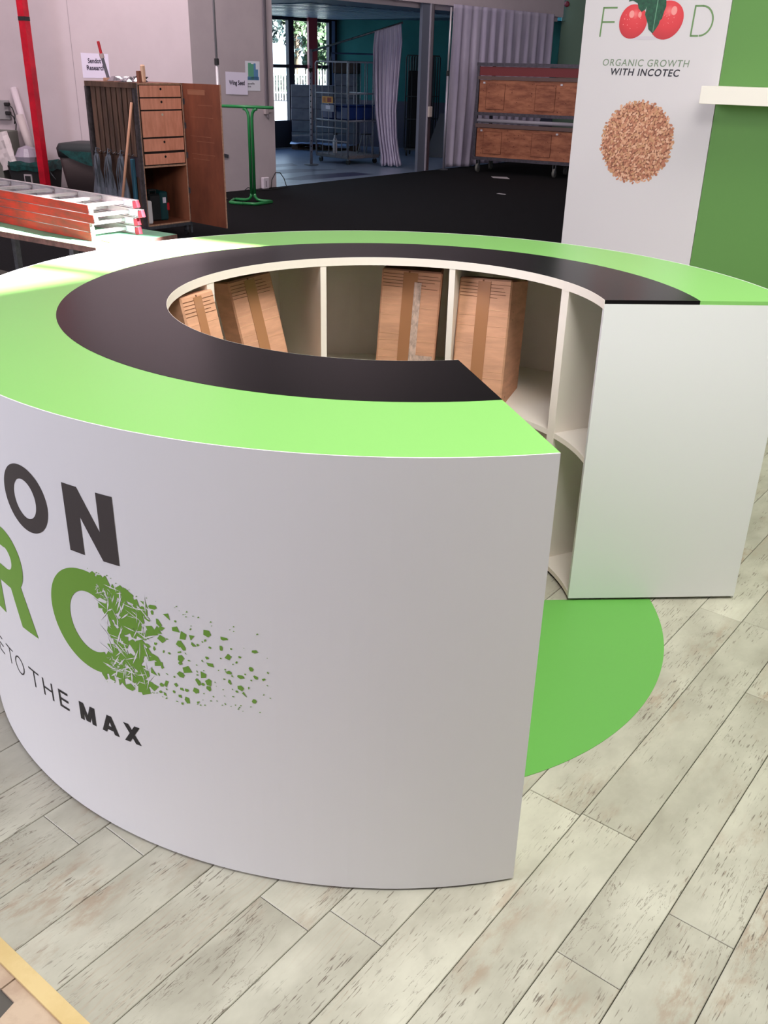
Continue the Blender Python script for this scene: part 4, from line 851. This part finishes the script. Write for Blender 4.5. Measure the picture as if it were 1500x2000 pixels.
MB().tube([(0, 0, 0), (0, 0, 1.7)], .024, 10).build('lower_tube', mat('pale_steel_pole', (1,1,1)), t, True); MB().tube([(0, 0, 1.7), (.01, 0, 2.75)], .018, 10).build('upper_tube', CHROME, t, True); MB().tube([(0, 0, 1.64), (0, 0, 1.72)], .032, 10).build('clamp', RUBBER, t)
MB().lathe([(.09, 0), (.09, .012), (.03, .02)], 16).build('foot', DSTEEL, t)
t = thing('cloth_heap', 'small white cloth heap on the floor behind steel post', 'cloth', (.16, 17.4, FZ)); loft([rrect(.20, .12, .06, 0), rrect(.16, .10, .05, .06), rrect(.06, .04, .02, .09)]).build('cloth', CLOTH, t, True)
# red bell
o = MB().lathe([(0, 0), (.055, 0), (.055, .03), (.03, .05), (0, .05)], 16, Matrix.Rotation(R(90), 4, 'X')).build('alarm_bell', mat('dark_red_bell', (110, 20, 36), .5)); o.location = (2.36, 19.9, 3.02); tag(o, 'small dark red alarm bell high on the grey-green wall', 'alarm')
# ------------------------------------------------------------------ roll cage
t = thing('roll_cage', 'grey steel roll cage trolley standing in the back room', 'roll cage', (-1.9373, 16.4018, FZ), R(90-42))
w_, d_, z0, z1 = .85, .98, .14, 1.83; r_ = .013
CG = mat('cage_steel', (158, 160, 172), .45, .2, var=.15, scale=25)
MB().rbox(0, w_, 0, d_, z0-.03, z0+.03, .006).build('platform', mat('cage_platform', (104, 100, 104), .6), t)
def side(fn, L, nb, bars, name='side_frame'):
    m_ = MB(); m_.tube([fn(0, z0), fn(0, z1-.03), fn(.03, z1), fn(L-.03, z1), fn(L, z1-.03), fn(L, z0)], r_*1.25, 8)
    for z in bars: m_.tube([fn(0, z), fn(L, z)], r_, 6)
    f = m_.build(name, CG, t, True)
    for k in range(1, nb): MB().tube([fn(L*k/nb, z0), fn(L*k/nb, z1)], r_*.75, 6).build('bar', CG, f, True)
side(lambda s, z: (0, s*.98+.0, z), .98, 5, (.42, .66, .80, 1.28))
side(lambda s, z: (s, 0, z), .85, 4, (.80, 1.28))
side(lambda s, z: (.85, s, z), .98, 5, (.80, 1.28))
MB().tube([(.42, .98, z1), (.42, .98, 1.98), (.85, .5, 1.98), (.85, .05, 1.97), (.85, .02, 1.83)], .016, 8).build('top_handle', mat('dark_blue_tube', (40, 60, 96), .4), t, True)
MB().box(.02, w_-.02, .02, d_-.02, .775, .80).build('shelf', CG, t)
for x, y in ((.07, .07), (.78, .07), (.07, .90), (.78, .90)):
    c_ = MB().box(x-.02, x+.02, y-.03, y+.03, .075, z0-.03).build('castor', CG, t); MB().lathe([(0, -.016), (.05, -.016), (.05, .016), (0, .016)], 16, Matrix.Translation((x, y, .051)) @ Matrix.Rotation(R(90), 4, 'Y')).build('wheel', RUBBER, c_)
s_ = MB().box(-.03, -.024, .42, .74, 1.10, 1.22).build('sign_plate', mat('orange_sign', (226, 150, 30), .5), t, label='orange sign plate with dark red marks')
for y0, y1 in ((.70, .715), (.66, .68), (.62, .63)): MB().box(-.033, -.031, y0, y1, 1.12, 1.20).build('sign_mark', mat('sign_red', (150, 50, 20), .6), s_)
MB().box(-.033, -.031, .46, .58, 1.12, 1.20).build('sign_mark', mat('sign_red', (1,1,1)), s_)
MB().box(-.02, -.015, .40, .78, .95, 1.07).build('paper_holder', mat('holder_plastic', (120, 124, 150), .4), t); MB().box(-.024, -.021, .50, .64, .99, 1.06).build('paper_slip', PAPER, t)
KX2 = t.matrix_basis.copy()
def crate(x0, x1, y0, y1, lab):
    c_ = thing('blue_crate', lab, 'crate', tuple(KX2 @ Vector(((x0+x1)/2, (y0+y1)/2, .801))), R(90-42), 'blue crates on the roll cage shelf')
    BL = mat('blue_plastic', (16, 44, 110), .4); MB().rbox(-(x1-x0)/2, (x1-x0)/2, -(y1-y0)/2, (y1-y0)/2, 0, .26, .03).build('crate_body', BL, c_); MB().rbox(-(x1-x0)/2-.008, (x1-x0)/2+.008, -(y1-y0)/2-.008, (y1-y0)/2+.008, .255, .28, .01).build('crate_rim', BL, c_)
crate(.06, .76, .06, .44, 'blue plastic crate at the right on roll cage shelf'); crate(.06, .5, .52, .90, 'blue plastic crate at the left on roll cage shelf')
c_ = thing('step_stool', 'small dark folding step stool on the roll cage platform', 'stool', tuple(KX2 @ Vector((.60, .10, z0+.031))), R(90-42))
for x in (-.12, .12):
    MB().tube([(x, -.05, 0), (x*.6, .02, .36)], .012, 6).build('leg', STEEL, c_); MB().tube([(x, .16, 0), (x*.6, .06, .36)], .012, 6).build('leg', STEEL, c_)
MB().rbox(-.10, .10, -.02, .10, .36, .38, .005).build('seat', RUBBER, c_)
c_ = thing('spray_bottle', 'small white spray bottle behind the bars of roll cage', 'bottle', tuple(KX2 @ Vector((.20, .62, z0+.031)))); MB().lathe([(.045, 0), (.045, .24), (.02, .30), (.02, .34)], 12).build('bottle_body', mat('white_plastic', (1,1,1)), c_, True); MB().rbox(-.02, .05, -.015, .015, .34, .38, .005).build('trigger_head', RUBBER, c_)
# pallet with boxes
GB = mat('grey_wrapped_carton', (108, 106, 120), .38, dark=(88, 88, 104), scale=5, bump=.3, coat=.3)
BB = mat('dark_brown_carton', (60, 44, 40), .8)
PM = thing('pallet', 'wooden pallet carrying the grey wrapped cartons', 'pallet', (-3.62, 19.80, FZ), R(-5))
PB = mat('pallet_wood', (104, 82, 70), .8, var=.2, scale=10)
for k in range(4): MB().box(0, 1.5, k*.15, k*.15+.11, .11, .132).build('deck_board', PB, PM)
for x in (0, .68, 1.36):
    for y in (0, .22, .43): MB().box(x, x+.14, y, y+.13, .022, .11).build('block', PB, PM)
for y in (0, .22, .43): MB().box(0, 1.5, y, y+.13, 0, .022).build('skid', PB, PM)
KP = PM.matrix_basis.copy()
names = ['bottom', 'second', 'third', 'fourth', 'fifth', 'top']
base = None
for ci, cn in ((0, 'left'), (1, 'middle'), (2, 'right')):
    for lv in range(5 if ci < 2 else 6):
        hgt = .245; x0 = .005+ci*.50
        o = MB().rbox(0, .485, 0, .50, 0, hgt-.004, .008).build('grey_carton', GB)
        o.location = KP @ Vector((x0+random.uniform(-.004, .006), .02+random.uniform(-.012, .012), .134+lv*hgt)); o.rotation_euler = (0, 0, R(-5))
        tag(o, 'grey wrapped carton, %s column, %s from below on the pallet' % (cn, names[lv]), 'carton', 'grey cartons on the pallet')
for k, (x, y, z, w2_, h2_, lab) in enumerate([(.95, .1, .134+6*.245, .55, .26, 'dark brown carton on top of the grey stack behind roll cage')]):
    o = MB().rbox(0, w2_, 0, .40, 0, h2_, .01).build('brown_carton', BB); o.location = KP @ Vector((x, y, z)); o.rotation_euler = (0, 0, R(-5)); tag(o, lab, 'carton')
t = thing('plastic_wrap', 'loose clear plastic wrap hanging at the pallet foot', 'plastic wrap'); rn = random.Random(8); vs = []
for i in range(12):
    for j in range(4): vs.append(tuple(KP @ Vector((.0+i*.14, -.02-.05*j+rn.uniform(-.015, .015), .14-.008*j+rn.uniform(0, .035)))))
MB().add(vs, [(i*4+j, i*4+4+j, i*4+5+j, i*4+j+1) for i in range(11) for j in range(3)]).build('wrap', mat('crumpled_clear_film', (150, 170, 205), .15, coat=.5), t)
# red column inside the window
q = wn(1.02, 0, .22); t = thing('red_column', 'red square column inside the back room window', 'column', (q.x, q.y, FZ), R(20))
MB().box(-.10, .10, -.10, .10, 0, 2.72).build('column_shaft', mat('dull_red_paint', (150, 52, 62), .5), t); MB().box(-.14, .14, -.14, .14, 0, .02).build('base_plate', DSTEEL, t)
# second row of nested cages and a board behind the curtain
t = thing('nested_cage', 'dark nested roll cage behind the gathered curtain', 'roll cage', (-.98, 18.9, FZ), R(-6)); DG = mat('dark_cage', (58, 64, 68), .5, .4)
for k in range(5):
    y = k*.12; x = k*.035
    MB().tube([(x, y, .16), (x, y, 1.95), (x+.02, y, 1.99), (x+.50, y, 1.99), (x+.52, y, 1.95), (x+.52, y, .16)], .015, 6).tube([(x, y, 1.2), (x+.52, y, 1.2)], .01, 6).tube([(x, y, .75), (x+.52, y, .75)], .01, 6).build('frame', DG, t, True)
    for b_ in (.13, .26, .39): MB().tube([(x+b_, y, .16), (x+b_, y, 1.99)], .008, 6).build('bar', DG, t, True)
MB().box(0, .68, 0, .55, .12, .16).build('platform', DG, t)
for x, y in ((.05, .05), (.62, .05), (.05, .5), (.62, .5)):
    c_ = MB().box(x-.015, x+.015, y-.02, y+.02, .06, .12).build('castor', DG, t); MB().lathe([(0, -.015), (.045, -.015), (.045, .015), (0, .015)], 14, Matrix.Translation((x, y, .046)) @ Matrix.Rotation(R(90), 4, 'Y')).build('wheel', RUBBER, c_)
MB().rbox(.05, .45, .1, .2, .165, 1.7, .01).build('dark_load', mat('near_black_cloth', (20, 20, 24), .9), t)
o = MB().add([(-.52, 18.75, .12), (.0, 18.75, .12), (.0, 18.79, .12), (-.52, 18.79, .12), (-.22, 18.95, 1.0), (.0, 18.95, 1.0), (.0, 18.99, 1.0), (-.22, 18.99, 1.0)], [(3,2,1,0),(4,5,6,7),(0,1,5,4),(1,2,6,5),(2,3,7,6),(3,0,4,7)]).build('slanted_board', mat('grey_board', (84, 92, 100), .6)); 
tag(o, 'grey slanted board behind the steel post', 'board')
o.data.transform(Matrix.Translation((0, 0, -.15)))
# ------------------------------------------------------------------ crate trolley (right of curtain)
t = thing('crate_trolley', 'long wheeled steel trolley holding two plywood crates', 'trolley', (.4755, 15.8514, FZ), R(90-118.56+4))
w_, d_, z0, z1 = 2.25, .75, .225, 1.866
FR = mat('trolley_steel', (84, 80, 90), .5, .5, var=.2, scale=20); fz = lambda f: z0+(z1-z0)*f
PT = mat('knotty_plywood', (172, 108, 76), .6, dark=(120, 64, 42), scale=2.6, stretch=(1,1,3.5), bump=.05)
for x in (0, w_-.05):
    for y in (0, d_-.05): MB().box(x, x+.05, y, y+.05, z0, z1).build('post', FR, t)
for z, nm in ((z0-.0, 'bottom_rail'), (fz(.47), 'middle_rail'), (z1-.05, 'top_rail')):
    MB().box(0, w_, -.01, .03, z, z+.055).box(0, w_, d_-.03, d_+.01, z, z+.055).box(-.01, .03, 0, d_, z, z+.055).box(w_-.03, w_+.01, 0, d_, z, z+.055).build(nm, FR, t)
MB().box(.05, w_-.05, .01, .03, fz(.875), fz(.965)).build('red_board', mat('dark_red_board', (110, 36, 40), .6), t); MB().box(.03, w_-.03, -.005, .02, fz(.835), fz(.87)).build('cover_rail', mat('brown_rail', (96, 74, 70), .6), t)
MB().tube([(.06, .02, fz(.415)), (w_-.06, .02, fz(.415))], .035, 12).build('grey_roll', mat('pale_grey_roll', (150, 146, 156), .6), t, True); MB().box(.03, w_-.03, -.005, .03, fz(.345), fz(.385)).build('cover_rail', mat('brown_rail', (1,1,1)), t)
for za, zb, lab in ((fz(.50), fz(.83), 'upper plywood crate with two recessed hand panels'), (fz(.035), fz(.34), 'lower plywood crate with knots and recessed panels')):
    c_ = MB().box(.06, w_-.06, .02, d_-.06, za, zb).build('crate', PT, t, label=lab)
    for x0, x1 in ((.20, .56), (1.15, 1.52)):
        MB().box(x0, x1, .012, .021, za+.06, zb-.06).build('panel', PT, c_)
        e_ = MB()
        for a, b_ in (((x0, za+.06), (x1, za+.06)), ((x0, zb-.06), (x1, zb-.06)), ((x0, za+.06), (x0, zb-.06)), ((x1, za+.06), (x1, zb-.06))): e_.bar((a[0], .0115, a[1]), (b_[0], .0115, b_[1]), .004, .007)
        e_.build('panel_groove', mat('dark_groove', (110, 62, 42), .8), c_)
    kn = MB(); rn = random.Random(int(za*100))
    for k in range(34): x = rn.uniform(.12, w_-.4); z = rn.uniform(za+.03, zb-.03); kn.box(x, x+rn.uniform(.008, .02), .0095, .012, z, z+rn.uniform(.006, .014))
    kn.build('wood_knots', mat('knot_brown', (84, 34, 24), .7), c_, kind='stuff')
    for x in (.13, 1.60): MB().box(x, x+.04, .008, .02, zb-.06, zb-.03).build('bracket', CHROME, c_)
for x, y in ((.10, .05), (1.62, .05), (2.15, .05), (.10, .68), (1.62, .68), (2.15, .68)):
    c_ = MB().box(x-.03, x-.022, y-.03, y+.03, .07, z0).box(x+.022, x+.03, y-.03, y+.03, .07, z0).build('castor', STEEL, t); MB().lathe([(0, -.02), (.075, -.02), (.08, 0), (.075, .02), (0, .02)], 18, Matrix.Translation((x, y, .08)) @ Matrix.Rotation(R(90), 4, 'Y')).build('wheel', mat('grey_wheel', (104, 104, 100), .6), c_)
# litter on the carpet
def scrap(pts, lab):
    n_ = len(pts); o = MB().add([(x, y, FZ+.001) for x, y in pts]+[(x, y, FZ+.004) for x, y in pts], [tuple(range(n_))[::-1], tuple(range(n_, 2*n_))]+[(i, (i+1) % n_, n_+(i+1) % n_, n_+i) for i in range(n_)]).build('paper_scrap', mat('grey_white_scrap', (170, 168, 172), .7)); tag(o, lab, 'paper scrap')
scrap([(.86, 14.87), (1.15, 14.78), (1.12, 15.10), (.83, 15.12)], 'flat white paper scrap on black carpet before the trolley')
scrap([(.84, 12.55), (.97, 12.46), (.99, 12.52), (.88, 12.63)], 'thin small white scrap on the black carpet')
